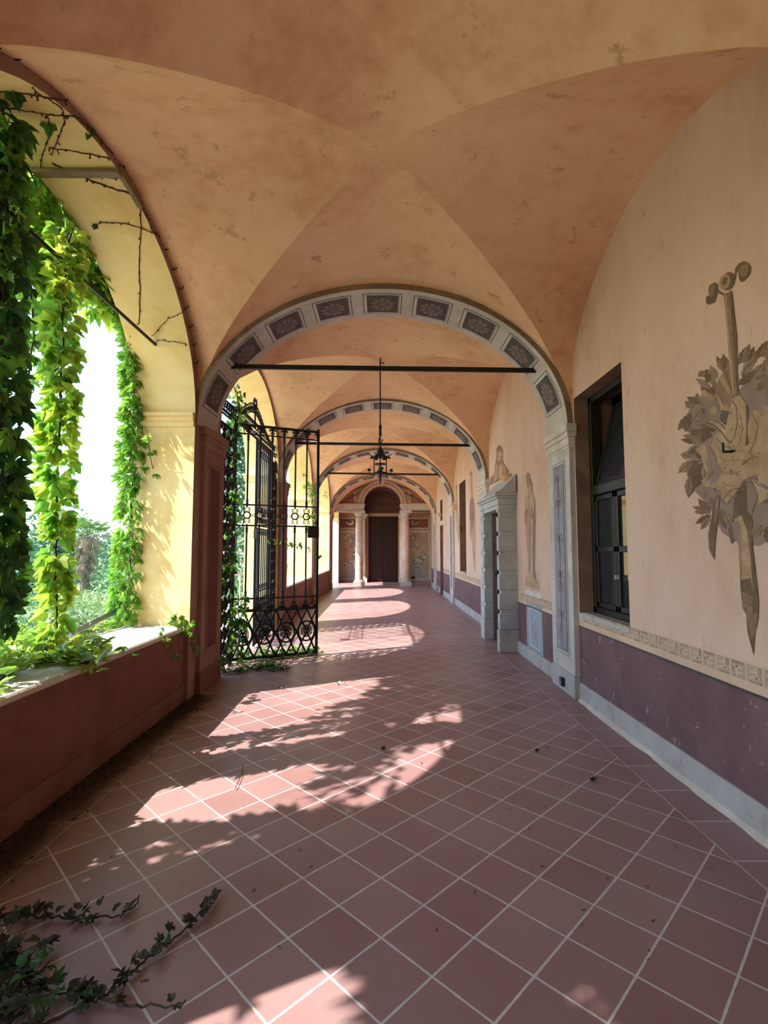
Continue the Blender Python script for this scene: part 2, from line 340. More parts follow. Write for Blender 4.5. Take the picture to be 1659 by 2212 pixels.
# ------------------------------------------------------------------ the setting: floor, walls, vaults
XL, XR, XO = -2.06, 2.12, -2.72
SPR = 2.98
ARCH = [(1.20,1.95,4.53),(5.55,6.25,4.53),(10.05,10.75,4.57),(14.95,15.65,4.53),(19.9,20.55,4.49)]
A = 2.05
OPEN = [(-1.2,1.15,False),(1.96,5.52,True),(6.40,10.05,False),(10.85,14.95,True),(15.75,19.85,True),(20.95,24.0,False)]  # first opening lies out of view, narrowed to cut its sun patch

b = MB(); b.box(-2.74, 2.7, -3.4, 25.3, -0.3, 0.0)
tag(b.build('floor', M['tiles'], origin=(0,0,0)), 'red terracotta tile floor laid diagonally with pale joints', 'floor', kind='structure')

def vault(y0, y1, flat=False):
    yc = (y0+y1)/2; hb = (y1-y0)/2+0.19; av = 2.135
    s = SPR-0.01; Rz = 4.605-s; n = 14
    ps = [math.sin(math.pi*i/(2*n)) for i in range(-n, n+1)]
    ext = [-1.06]+ps+[1.06]
    def zz(p, q):
        e1 = 2-.45*max(0, 1-q*q); e2 = 2-.45*max(0, 1-p*p)
        zt = max(0, 1-abs(p)**e1)**(1/e1); zl = max(0, 1-abs(q)**e2)**(1/e2) if not flat else 0
        return s+Rz*max(zt, zl)+(0.09*(1-q*q)*(1-0.95*p*p) if not flat and abs(q) <= 1 else 0)
    mb = MB(); idx = {}
    def vid(reg, i, j):
        k = (reg, i, j)
        if k not in idx:
            p, q = ext[i], ps[j]; idx[k] = len(mb.v); mb.v.append((p*av, yc+q*hb, zz(p, q)))
        return idx[k]
    for i in range(len(ext)-1):
        for j in range(len(ps)-1):
            pm = (ext[i]+ext[i+1])/2; qm = (ps[j]+ps[j+1])/2
            c = [(i,j),(i+1,j),(i+1,j+1),(i,j+1)]
            tris = [(0,1,2),(0,2,3)] if pm*qm > 0 else [(0,1,3),(1,2,3)]
            for t in tris:
                P = sum(ext[c[k][0]] for k in t)/3; Q = sum(ps[c[k][1]] for k in t)/3
                reg = 0 if flat else ((0 if P > 0 else 1) if abs(P) > abs(Q) else (2 if Q > 0 else 3))
                mb.f.append(tuple(vid(reg, *c[k]) for k in t)[::-1]); mb.m.append(0)
    return mb
VB = [(-3.3,1.20,'groin vault behind the nearest arch'),(1.95,5.55,'large nearest groin vault of blotchy ochre plaster'),
      (6.25,10.05,'groin vault with the lantern rod, over the gate bay'),(10.75,14.95,'groin vault beyond the second coffered arch'),
      (15.65,19.9,'farthest groin vault, before the columned end')]
for y0, y1, lb in VB:
    tag(vault(y0, y1).build('ceiling', M['vault'], smooth=True, origin=(0,(y0+y1)/2,0)), lb, 'ceiling', kind='structure')
tag(vault(20.4, 22.2, True).build('ceiling', M['vault'], smooth=True, origin=(0,21.2,0)), 'short barrel ceiling just before the columns', 'ceiling', kind='structure')
b = MB(); b.box(-2.74, 5.2, -3.4, 25.3, 5.0, 5.25); b.box(-2.55,2.55,22.25,25.0,4.55,4.62)  # unseen slab added to keep sun off the vaults, plus end ceiling
tag(b.build('roof_slab', M['ring'], origin=(0,0,5)), 'hidden roof slab added above the vaults to block the sun', 'roof', kind='structure')

# left arcade wall
def zarch(y, y0, y1, s=3.03, crown=4.545):
    c = (y0+y1)/2; h = (y1-y0)/2; return s+(crown-s)*math.sqrt(max(0, 1-((y-c)/h)**2))
b = MB()
ys_all = [-3.4]
for (y0, y1, par) in OPEN:
    p0 = ys_all[-1]
    b.add([(XL,p0,0),(XL,y0,0),(XL,y0,5.0),(XL,p0,5.0)], [(0,1,2,3)], 0)          # inner face
    b.add([(XO,p0,0),(XO,y0,0),(XO,y0,5.0),(XO,p0,5.0)], [(3,2,1,0)], 1)
    n = 40; y = [(y0+y1)/2-(y1-y0)/2*math.cos(math.pi*k/n) for k in range(n+1)]
    pts = [(yy, zarch(yy, y0, y1)) for yy in y]
    for side, ye in ((0, y0), (1, y1)):
        q = [(XL,ye,0),(XO,ye,0),(XO,ye,3.03),(XL,ye,3.03)]
        b.add(q, [(0,1,2,3) if side == 0 else (3,2,1,0)], 1 if y0 < 20 else 2)  # last opening's reveals off-white: a brightly lit strip put into the colour
    for k in range(n):
        (ya, za), (yb, zb) = pts[k], pts[k+1]
        b.add([(XL,ya,za),(XO,ya,za),(XO,yb,zb),(XL,yb,zb)], [(0,1,2,3)], 1)
        b.add([(XL,ya,za),(XL,yb,zb),(XL,yb,5.0),(XL,ya,5.0)], [(0,1,2,3)], 0)
        b.add([(XO,ya,za),(XO,yb,zb),(XO,yb,5.0),(XO,ya,5.0)], [(3,2,1,0)], 1)
    ys_all.append(y1)
p0 = ys_all[-1]
b.add([(XL,p0,0),(XL,25.3,0),(XL,25.3,5.0),(XL,p0,5.0)], [(0,1,2,3)], 0)
b.add([(XO,p0,0),(XO,25.3,0),(XO,25.3,5.0),(XO,p0,5.0)], [(3,2,1,0)], 1)
wl_ = tag(b.build('wall_left', [M['pinkish'], M['yellow'], M['white']], origin=(0,0,0)), 'arcaded left wall with yellow reveals open to the garden', 'wall', kind='structure')
for (y0, y1, par) in OPEN[1:]:
    for ye, sgn in ((y0, 1), (y1, -1)):
        m = MB()
        m.box(XO-0.03, XL-0.01, min(ye, ye+sgn*0.035), max(ye, ye+sgn*0.035), 3.00, 3.05)
        m.box(XO-0.05, XL-0.005, min(ye, ye+sgn*0.06), max(ye, ye+sgn*0.06), 3.05, 3.09)
        m.box(XO-0.02, XL-0.01, min(ye, ye+sgn*0.02), max(ye, ye+sgn*0.02), 2.94, 3.00)
        m.build('impost_moulding', M['yellow'], wl_)
# parapets
NAMES = {1: 'nearest oxblood parapet, its pale sill strewn with ivy', 3: 'red parapet in the bay just past the gate', 4: 'red parapet in the last open bay before the columns'}
for k, (y0, y1, par) in enumerate(OPEN):
    if not par: continue
    m = MB(); m.box(XO, -2.10, y0-0.02, y1+0.02, 0, 0.735, 0)
    t = tag(m.build('wall_parapet', M['redwall'], origin=(-2.4,(y0+y1)/2,0)), NAMES[k], 'parapet', kind='structure')
    m = MB(); m.bbox(XO-0.03, -2.085, y0-0.015, y1+0.015, 0.735, 0.785, 0.012); m.build('sill', M['sill'], t, label='pale sill top')  # sill tops paler than the parapet faces
    m = MB(); m.box(-2.10, -2.085, y0, y1, 0, 0.17); m.build('skirting', M['brownskirt'], t)

for (y0, y1, par) in OPEN:
    if not par: continue
    for ye in (y0, y1):
        m = MB(); m.box(-2.12, XL+.004, ye-.03, ye+.03, 0, .79); m.build('pier_foot', M['redpier'], wl_)
# right wall with openings
HOLES = [(4.41,5.53,0.92,3.26),(8.10,9.22,0.0,2.30),(12.9,13.95,1.0,3.38),(17.8,18.7,0.0,2.45),(17.9,18.6,2.62,3.36)]
def wall_grid(y0, y1, z0, z1, depth=0.42):
    ys = sorted({y0, y1, *[v for h in HOLES for v in h[:2] if y0 < v < y1]})
    zs = sorted({z0, z1, *[v for h in HOLES for v in h[2:] if z0 < v < z1]})
    mb = MB()
    hole = lambda y, z: any(h[0] < y < h[1] and h[2] < z < h[3] for h in HOLES)
    for i in range(len(ys)-1):
        for j in range(len(zs)-1):
            ya, yb, za, zb = ys[i], ys[i+1], zs[j], zs[j+1]
            if not hole((ya+yb)/2, (za+zb)/2):
                mb.add([(XR,ya,za),(XR,yb,za),(XR,yb,zb),(XR,ya,zb)], [(0,1,2,3)][::1])
    for h in HOLES:
        a, c = max(h[2], z0), min(h[3], z1)
        if c <= a: continue
        X2 = XR+depth
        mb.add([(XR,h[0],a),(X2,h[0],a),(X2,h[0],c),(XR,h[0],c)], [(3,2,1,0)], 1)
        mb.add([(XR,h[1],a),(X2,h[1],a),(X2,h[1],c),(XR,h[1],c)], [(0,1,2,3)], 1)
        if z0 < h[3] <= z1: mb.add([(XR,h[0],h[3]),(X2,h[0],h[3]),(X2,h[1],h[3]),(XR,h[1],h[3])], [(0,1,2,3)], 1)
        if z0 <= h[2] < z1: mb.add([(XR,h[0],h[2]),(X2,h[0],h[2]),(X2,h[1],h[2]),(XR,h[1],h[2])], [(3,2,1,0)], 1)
    return mb
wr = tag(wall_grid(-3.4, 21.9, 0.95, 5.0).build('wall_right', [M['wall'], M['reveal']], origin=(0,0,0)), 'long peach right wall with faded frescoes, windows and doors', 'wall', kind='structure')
wall_grid(-3.4, 21.9, 0.0, 0.775).build('dado', [M['dado'], M['reveal']], wr, label='plum painted dado')
wall_grid(-3.4, 21.9, 0.775, 0.95).build('border_band', [M['border'], M['reveal']], wr, label='pale band with a faint meander')
m = MB()
for ya, yb in ((-3.4,8.0),(9.46,17.8),(18.7,21.9)): m.box(XR-0.006, XR+0.01, ya, yb, 0.765, 0.781)
m.build('dado_line', M['stonedark'], wr)
# meander
m = MB()
w, zb, zt = 0.27, 0.835, 0.935
def key(y):
    T = 0.017; X0 = XR-0.0015; X1 = XR+0.005
    def bar(u0, u1, v0, v1, mm): m.box(X0 if mm == 0 else X0-0.0006, X1, y+u0*w, y+u1*w, zb+v0*(zt-zb), zb+v1*(zt-zb), mm)
    bar(0.03,0.97,0.0,1.0,0)
    for (u0,u1,v0,v1) in ((0.0,0.05,0,1),(0.5,0.55,0.0,1),(0.12,0.44,0.62,0.72),(0.30,0.35,0.1,0.7),(0.12,0.3,0.28,0.38),(0.62,0.92,0.28,0.38),(0.70,0.75,0.3,0.92),(0.75,0.92,0.60,0.70)):
        m.box(X0-0.0012, X1, y+u0*w, y+u1*w, zb+v0*(zt-zb), zb+v1*(zt-zb), 2)
    for (u0,u1,v0,v1) in ((0.08,0.46,0.85,0.97),(0.58,0.94,0.02,0.12),(0.4,0.47,0.4,0.6),(0.58,0.66,0.55,0.95)):
        bar(u0,u1,v0,v1,1)
yy = -0.5
while yy < 5.25: 
    key(yy); yy += w
for ys_, ye_ in ((6.28,7.95),(10.85,14.9),(15.7,17.7)):
    yy = ys_
    while yy < ye_-w: 
        key(yy); yy += w
m.build('meander', [M['key'], M['keydark'], M['border']], wr, label='tan meander frieze')
# skirting right
m = MB()
for ya, yb in ((-3.4,8.02),(9.44,17.78),(18.72,21.9)): m.bbox(XR-0.022, XR+0.01, ya, yb, 0, 0.185, 0.006)
bbr = tag(m.build('baseboard_right', M['skirt'], origin=(2.12,0,0)), 'grey rendered skirting along the foot of the right wall', 'baseboard', kind='structure')
m = MB(); r_ = random.Random(4); yy = 1.2; w0 = .03
while yy < 5.5:
    w1 = min(.05, max(.012, w0+r_.uniform(-.013,.013)))
    m.add([(XR-.022,yy,.022),(XR-.022,yy+.09,.022),(XR-.022-w1,yy+.09,.002),(XR-.022-w0,yy,.002)], [(3,2,1,0)]); yy += .09; w0 = w1
m.build('mortar_smear', M['sill'], bbr, label='pale mortar smeared along the foot')
# dark rooms behind the right wall
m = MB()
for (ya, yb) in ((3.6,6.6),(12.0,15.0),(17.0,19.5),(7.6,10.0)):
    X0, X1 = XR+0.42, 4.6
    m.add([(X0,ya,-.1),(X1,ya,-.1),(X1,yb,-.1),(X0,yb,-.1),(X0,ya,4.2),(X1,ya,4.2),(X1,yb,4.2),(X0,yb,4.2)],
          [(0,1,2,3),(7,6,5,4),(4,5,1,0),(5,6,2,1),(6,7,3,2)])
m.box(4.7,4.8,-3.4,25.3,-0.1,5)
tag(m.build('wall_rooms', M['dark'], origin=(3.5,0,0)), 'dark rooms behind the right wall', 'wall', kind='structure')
# unseen end wall, added so less light comes from behind the camera
m = MB(); m.box(-2.72, 2.6, -3.5, -3.35, 0, 5.0)
tag(m.build('wall_front', M['wall'], origin=(0,-3.4,0)), 'unseen plain end wall added behind the viewer to hold back light', 'wall', kind='structure')

# ------------------------------------------------------------------ coffered transverse arches
def ell(t, r, s): return Vector((A*math.cos(t), 0, s+r*math.sin(t)))
def coffered_arch(k, y0, y1, crown, label):
    s = SPR; r = crown-s; N = 240
    pts = [ell(math.pi*i/N, r, s) for i in range(N+1)]
    L = [0]
    for i in range(N): L.append(L[-1]+(pts[i+1]-pts[i]).length)
    tot = L[-1]
    def at(l):
        l = min(max(l, 0), tot); i = 0
        lo, hi = 0, N
        while hi-lo > 1:
            mid = (lo+hi)//2
            if L[mid] <= l: lo = mid
            else: hi = mid
        f = (l-L[lo])/(L[hi]-L[lo]); p = pts[lo].lerp(pts[hi], f); tg = (pts[hi]-pts[lo]).normalized()
        return p, Vector((-tg.z, 0, tg.x))       # normal pointing to the axis
    mb = MB(); n = 72
    ls = [tot*i/n for i in range(n+1)]
    for i in range(n):
        (pa, na), (pb, nb) = at(ls[i]), at(ls[i+1])
        va = [Vector((p.x, y, p.z)) for p in (pa, pb) for y in (y0, y1)]
        mb.add([va[0], va[1], va[3], va[2]], [(0,1,2,3)], 0)
        for y, fl in ((y0, 0), (y1, 1)):
            for e0, e1, mi in ((0, .066, 1), (.066, .30, 2)):
                q = [pa-na*e0, pb-nb*e0, pb-nb*e1, pa-na*e1]; q = [(p.x, y, p.z) for p in q]
                mb.add(q, [(0,1,2,3) if fl == 0 else (3,2,1,0)], mi)
    root = tag(mb.build('trim_%d' % k, [M['stone'], M['ring'], M['vault']], origin=(0,(y0+y1)/2,s)), label, 'arch', 'coffered transverse arches', 'structure')
    def patch(m, l0, l1, v0, v1, off, mi, seg=5):
        for i in range(seg):
            la = l0+(l1-l0)*i/seg; lb = l0+(l1-l0)*(i+1)/seg
            (pa, na), (pb, nb) = at(la), at(lb); pa = pa+na*off; pb = pb+nb*off
            m.add([(pa.x,v0,pa.z),(pa.x,v1,pa.z),(pb.x,v1,pb.z),(pb.x,v0,pb.z)], [(0,1,2,3)], mi)
    m0 = 0.16; pitch = (tot-2*m0)/9; D = y1-y0
    for c in range(9):
        lc = m0+pitch*(c+0.5); hl = pitch*0.385; v0 = y0+D*0.14; v1 = y1-D*0.14
        m = MB()
        patch(m, lc-hl, lc+hl, v0, v1, 0.002, 0)
        patch(m, lc-hl+0.010, lc+hl-0.010, v0+0.010, v1-0.010, 0.0035, 1)
        patch(m, lc-hl+0.028, lc+hl-0.028, v0+0.028, v1-0.028, 0.005, 2)
        patch(m, lc-hl+0.042, lc+hl-0.020, v0+0.042, v1-0.024, 0.0065, 1)
        patch(m, lc-hl+0.044, lc+hl-0.044, v0+0.044, v1-0.044, 0.008, 0)
        patch(m, lc-hl+0.062, lc+hl-0.050, v0+0.052, v1-0.048, 0.0095, 3)
        cf = m.build('coffer', [M['stonedark'], M['stonelight'], M['stonemid'], M['plum']], root)
        m = MB(); yc = (y0+y1)/2
        def P(a, rr, off):
            p, nn = at(lc+rr*math.cos(a)*0.95); p = p+nn*off; return (p.x, yc+rr*math.sin(a), p.z)
        R0 = min(hl, D*0.33)*0.66
        npet = 10
        for q in range(npet):
            a0 = 2*math.pi*q/npet+0.06; a1 = 2*math.pi*(q+1)/npet-0.06; am = (a0+a1)/2
            m.poly([P(a0,R0*0.42,0.0115),P(a0,R0*0.85,0.0115),P(am-0.12,R0*1.0,0.0115),P(am+0.12,R0*1.0,0.0115),P(a1,R0*0.85,0.0115),P(a1,R0*0.42,0.0115)], 0)
            if q % 2 == 0:
                m.poly([P(a0-0.10,R0*0.45,0.0125),P(a0-0.04,R0*1.16,0.0125),P(a0+0.02,R0*1.16,0.0125),P(a0+0.05,R0*0.45,0.0125)], 1)
        def ringp(r0, r1, off, mi):
            for q in range(20):
                a0, a1 = 2*math.pi*q/20, 2*math.pi*(q+1)/20
                m.poly([P(a0,r0,off),P(a0,r1,off),P(a1,r1,off),P(a1,r0,off)], mi)
        ringp(R0*0.36, R0*0.46, 0.013, 1); ringp(R0*0.20, R0*0.36, 0.0125, 0); ringp(R0*0.14,R0*0.20,0.013,1); ringp(0.001,R0*0.14,0.0125,0)
        m.build('rosette', [M['petal'], M['petaldark']], cf)
    return root
LB = ['coffered arch overhead behind the viewer','nearest painted coffered arch in view, behind the first groin vault','second coffered arch, past the gate and stone doorway','third coffered arch counting from the viewer','last coffered arch, framing the columned end wall']
for k, (y0, y1, cr) in enumerate(ARCH): coffered_arch(k+1, y0, y1, cr, LB[k])

# ------------------------------------------------------------------ pilasters
def rect_x(m, X, s, y0, y1, z0, z1, mi, off):
    x = X-s*off
    m.add([(x,y0,z0),(x,y1,z0),(x,y1,z1),(x,y0,z1)], [(0,1,2,3) if s > 0 else (3,2,1,0)], mi)
def pilaster(k, s, y0, y1, label, left):
    X = 2.06 if s > 0 else -2.01; Xb = (XR if s > 0 else XL)
    face, panel, base = (M['redpier'], M['wine'], M['brownskirt']) if left else (M['stone'], M['lilac'], M['skirt'])
    lo, hi = min(X, Xb+s*0.02), max(X, Xb+s*0.02)
    m = MB(); m.bbox(lo, hi, y0, y1, 0.24, 2.72, 0.004)
    root = tag(m.build('trim_%d' % k, face, origin=((X+Xb)/2,(y0+y1)/2,0)), label, 'pilaster', 'wall pilasters under the arches', 'structure')
    m = MB(); lo2, hi2 = min(X-s*0.012, Xb), max(X-s*0.012, Xb); m.bbox(lo2, hi2, y0-0.012, y1+0.012, 0, 0.24, 0.005); m.build('base', base, root)
    m = MB()
    for (z0, z1, e) in ((2.72,2.75,0.008),(2.75,2.84,0.016),(2.84,2.90,0.028),(2.90,2.985,0.042)):
        a, c = X-s*e, Xb+s*0.02; m.bbox(min(a,c), max(a,c), y0-e, y1+e, z0, z1, 0.006)
    m.build('capital', M['redpier'] if left else M['capital'], root)
    D = y1-y0; m = MB(); a0, a1, b0, b1 = y0+D*0.2, y1-D*0.2, 0.42, 2.60
    rect_x(m, X, s, a0, a1, b0, b1, 0, 0.002); rect_x(m, X, s, a0+.008, a1-.008, b0+.008, b1-.008, 1, 0.0032)
    rect_x(m, X, s, a0+.028, a1-.028, b0+.028, b1-.028, 0, 0.0044); rect_x(m, X, s, a0+.034, a1-.034, b0+.034, b1-.034, 2, 0.0056)
    rect_x(m, X, s, a0+.05, a1-.05, b0+.05, b1-.05, 0, 0.0068); rect_x(m, X, s, a0+.056, a1-.056, b0+.056, b1-.056, 3, 0.008)
    pn = m.build('panel', [M['stonedark'] if not left else M['wine'], M['stonelight'] if not left else M['redpier'], M['stonemid'] if not left else M['redpier'], panel], root)
    if not left:        # faded candelabrum painted on the panel
        m = MB(); yc = (y0+y1)/2; x = X-s*0.0095
        def line(pts, wd):
            P_ = [Vector((x, yc+u, z)) for u, z in pts]
            for i in range(len(P_)-1):
                d = (P_[i+1]-P_[i]).normalized(); nn = Vector((0,-d.z,d.y))*wd
                m.add([P_[i]-nn, P_[i]+nn, P_[i+1]+nn, P_[i+1]-nn], [(0,1,2,3)])
        line([(0,0.55),(0.004,1.0),(-0.004,1.5),(0.006,2.0),(0,2.45)], 0.004)
        for zc in (0.85,1.30,1.72,2.12,2.40):
            for sg in (-1, 1):
                line([(0,zc),(sg*0.05,zc+0.05),(sg*0.085,zc+0.02),(sg*0.075,zc-0.03),(sg*0.05,zc-0.02)], 0.005)
                line([(0,zc-0.04),(sg*0.03,zc-0.12),(sg*0.045,zc-0.2)], 0.004)
            m.poly([(x,yc-.022,zc-.01),(x,yc,zc-.05),(x,yc+.022,zc-.01),(x,yc,zc+.04)])
        m.build('candelabrum', M['plum'], pn)
    return root
PN = ['pilaster under the arch overhead','nearest pilaster %s','pilaster %s under the second coffered arch','pilaster %s under the third coffered arch','pilaster %s beside the columned end']
k = 10
for i, (y0, y1, c) in enumerate(ARCH):
    pilaster(k, 1, y0, y1, (PN[i] % 'on the right wall, grey with a lilac painted panel' if '%s' in PN[i] else PN[i]+' on the right wall'), False); k += 1
    yo = 0.18 if i == 1 else 0.05
    pilaster(k, -1, y0+yo, y1+yo, (PN[i] % 'on the left arcade, red-brown with a wine painted panel' if '%s' in PN[i] else PN[i]+' on the left arcade'), True); k += 1

# ------------------------------------------------------------------ window_1 on the right wall
def window_one():
    y0, y1, z0, z1 = 4.41, 5.53, 0.92, 3.26; X = 2.27
    t = thing('window_1', (X,(y0+y1)/2,z0), 'tall dark wooden window open in the right wall, nearest the viewer', 'window', kind='structure')
    T = 0.07; m = MB()
    m.bbox(X, X+0.10, y0, y0+T, z0, z1, .006); m.bbox(X, X+0.10, y1-T, y1, z0, z1, .006)
    m.bbox(X, X+0.10, y0, y1, z0, z0+T, .006); m.bbox(X, X+0.10, y0, y1, z1-T, z1, .006)
    zt = 2.22
    m.bbox(X-0.02, X+0.10, y0+T, y1-T, zt-0.05, zt+0.05, .006)
    m.build('window_frame', M['frame'], t)
    ymid = (y0+y1)/2
    for (ya, yb) in ((y0+T+.004, ymid-.004), (ymid+.004, y1-T-.004)):
        m = MB(); S = 0.055; xa, xb = X+0.01, X+0.065; a, c = z0+T+.004, zt-0.055
        m.bbox(xa, xb, ya, ya+S, a, c, .005); m.bbox(xa, xb, yb-S, yb, a, c, .005); m.bbox(xa, xb, ya, yb, a, a+S, .005); m.bbox(xa, xb, ya, yb, c-S, c, .005)
        zm = 1.60; m.bbox(xa, xb, ya, yb, zm-0.03, zm+0.03, .005)
        sh = m.build('casement', M['frame'], t)
        m = MB(); m.box(X+0.032, X+0.040, ya+S-.01, yb-S+.01, a+S-.01, c-S+.01); m.build('pane', M['glass'], sh)
    m = MB()                                                        # top light, tipped inwards
    ang = R(14); ya, yb, a, c = y0+T+.01, y1-T-.01, zt+0.055, z1-T-.01; S = .05
    tmp = MB()
    for (p, q, u, v) in ((ya,ya+S,a,c),(yb-S,yb,a,c),(ya,yb,a,a+S),(ya,yb,c-S,c)): tmp.bbox(X+.02, X+.06, p, q, u, v, .005)
    tilt = lambda P: (X+.04+(P[0]-X-.04)*math.cos(ang)+(P[2]-a)*math.sin(ang), P[1], a+(P[2]-a)*math.cos(ang)-(P[0]-X-.04)*math.sin(ang))
    tmp.v = [tilt(P) for P in tmp.v]; tl = tmp.build('top_light', M['frame'], t)
    tmp = MB(); tmp.box(X+.036, X+.044, ya+S-.01, yb-S+.01, a+S-.01, c-S+.01); tmp.v = [tilt(P) for P in tmp.v]; tmp.build('pane', M['glass'], tl)
    m = MB(); m.box(X-0.028, X+0.02, ymid-0.045, ymid-0.030, 1.31, 1.35); m.build('latch', M['white'], t, label='small pale latch')
    m = MB(); m.bbox(XR-0.012, X, y0, y1, z0-0.045, z0+0.004, .006); m.build('window_sill', M['skirt'], t, label='rough grey stone sill')
window_one()
m = MB(); X = XR+0.30; m.box(X, X+.05, 12.9, 13.95, 1.0, 3.38)
t = tag(m.build('window_2', M['shutter'], origin=(X,13.4,1.0)), 'tall recess with brown shutter in the right wall beyond the stone doorway', 'window', kind='structure')
m = MB(); m.bbox(XR-.02, X, 12.88, 13.97, 0.965, 1.004, .005); m.build('window_sill', M['skirt'], t)
m = MB(); m.box(X-.012, X, 13.40, 13.44, 1.0, 3.38); m.build('shutter_seam', M['dark'], t)
m = MB(); X = XR+.2; m.box(X, X+.05, 17.8, 18.7, 0, 2.45)
t = tag(m.build('door_3', M['shutter'], origin=(X,18.2,0)), 'narrow brown door recessed in the right wall near the far end', 'door', kind='structure')
m = MB(); m.box(X-.01, X, 17.9, 18.6, 0.2, 1.1); m.box(X-.01, X, 17.9, 18.6, 1.25, 2.3); m.build('door_panel', M['wood'], t)
m = MB(); X = XR+.2; m.box(X, X+.05, 17.9, 18.6, 2.62, 3.36)
t = tag(m.build('window_3', M['shutter'], origin=(X,18.2,2.6)), 'small blind window above the narrow far door', 'window', kind='structure')
m = MB(); m.bbox(X-.03, X, 17.9, 18.6, 2.62, 2.68, .005); m.build('window_sill', M['frame'], t)
m = MB(); m.box(XR-.012,XR+.01,18.0,18.5,2.47,2.6)
tag(m.build('sign_plate', M['white']), 'small pale plate above the narrow far door', 'plate')

# ------------------------------------------------------------------ rusticated stone doorway (door_1)
def stone_doorway():
    X = 1.82; xw = XR+0.02
    t = thing('door_1', (2.0, 8.72, 0), 'grey stone doorway with banded block jambs and a dark wooden door, on the right wall', 'doorway', kind='structure')
    for (ya, yb) in ((8.02,8.13),(9.20,9.44)):
        m = MB()
        m.bbox(X+0.03, xw, ya+0.015, yb-0.015, 0.3, 2.2, .004)
        jr = m.build('jamb', M['portal'], t)
        m = MB(); m.bbox(X-0.01, xw, ya-0.02, yb+0.02, 0, 0.34, .01); m.build('plinth', M['skirt'], jr)
        zz = 0.345
        for i in range(6):
            m = MB(); m.bbox(X, xw, ya, yb, zz, zz+0.245, .014); m.build('quoin', M['portal'], jr); zz += 0.305
        m = MB(); m.bbox(X, xw, ya, yb, zz, 2.30, .014); m.build('quoin', M['portal'], jr)
    m = MB(); m.bbox(X-0.005, xw, 7.99, 9.47, 2.30, 2.40, .008); m.bbox(X+.012, xw, 8.0, 9.46, 2.235, 2.30, .006); m.build('lintel', M['portal'], t)
    m = MB(); m.bbox(X-0.03, xw, 7.96, 9.50, 2.40, 2.44, .008); m.bbox(X-0.055, xw, 7.94, 9.52, 2.44, 2.49, .008); m.build('cornice', M['portal'], t)
    prof = [(X-0.05,2.49)]+[(X-0.05+0.33*(i/8.0), 2.49+0.27*(1-math.cos(math.pi/2*i/8.0))**0.8+0.02*i/8.0) for i in range(1, 9)]
    m = MB(); n = len(prof)
    va = [(p[0], 7.94, p[1]) for p in prof]+[(prof[-1][0],7.94,2.49)]; vb = [(p[0], 9.52, p[1]) for p in va_] if False else [(p[0], 9.52, p[2]) for p in va]
    m.add(va+vb, [tuple(range(len(va)))]+[tuple(range(len(va), 2*len(va)))[::-1]]+[(i+1, i, len(va)+i, len(va)+i+1) for i in range(len(va)-1)])
    m.build('hood', M['portal'], t, label='concave sloping stone hood')
    xd = 1.985
    m = MB(); m.bbox(xd, xd+.05, 8.12, 9.21, 0, 2.3, .004)
    d = m.build('door_leaf', M['wood'], t)
    m = MB()
    for (a, c) in ((0.15,0.40),(0.50,1.55),(1.68,2.18)):
        m.bbox(xd-.018, xd+.01, 8.24, 8.62, a, c, .012); m.bbox(xd-.018, xd+.01, 8.72, 9.10, a, c, .012)
    m.build('door_panel', M['wood'], d)
    m = MB(); m.lathe([(0.001,0.02),(0.05,0.02),(0.065,0.0)], (0,0,0), 16)
    m.v = [(xd-.018-p[2], 8.78+p[0], 1.25+p[1]) for p in m.v]; m.tube([(xd-.03,8.78,1.25),(xd-.04,8.78,1.27)], .012)
    m.tube([(xd-.035, 8.78+.075*math.sin(a), 1.19+.085*math.cos(a)) for a in [2*math.pi*i/16 for i in range(17)]], .010, 6)
    m.build('door_knocker', M['iron'], d)
stone_doorway()

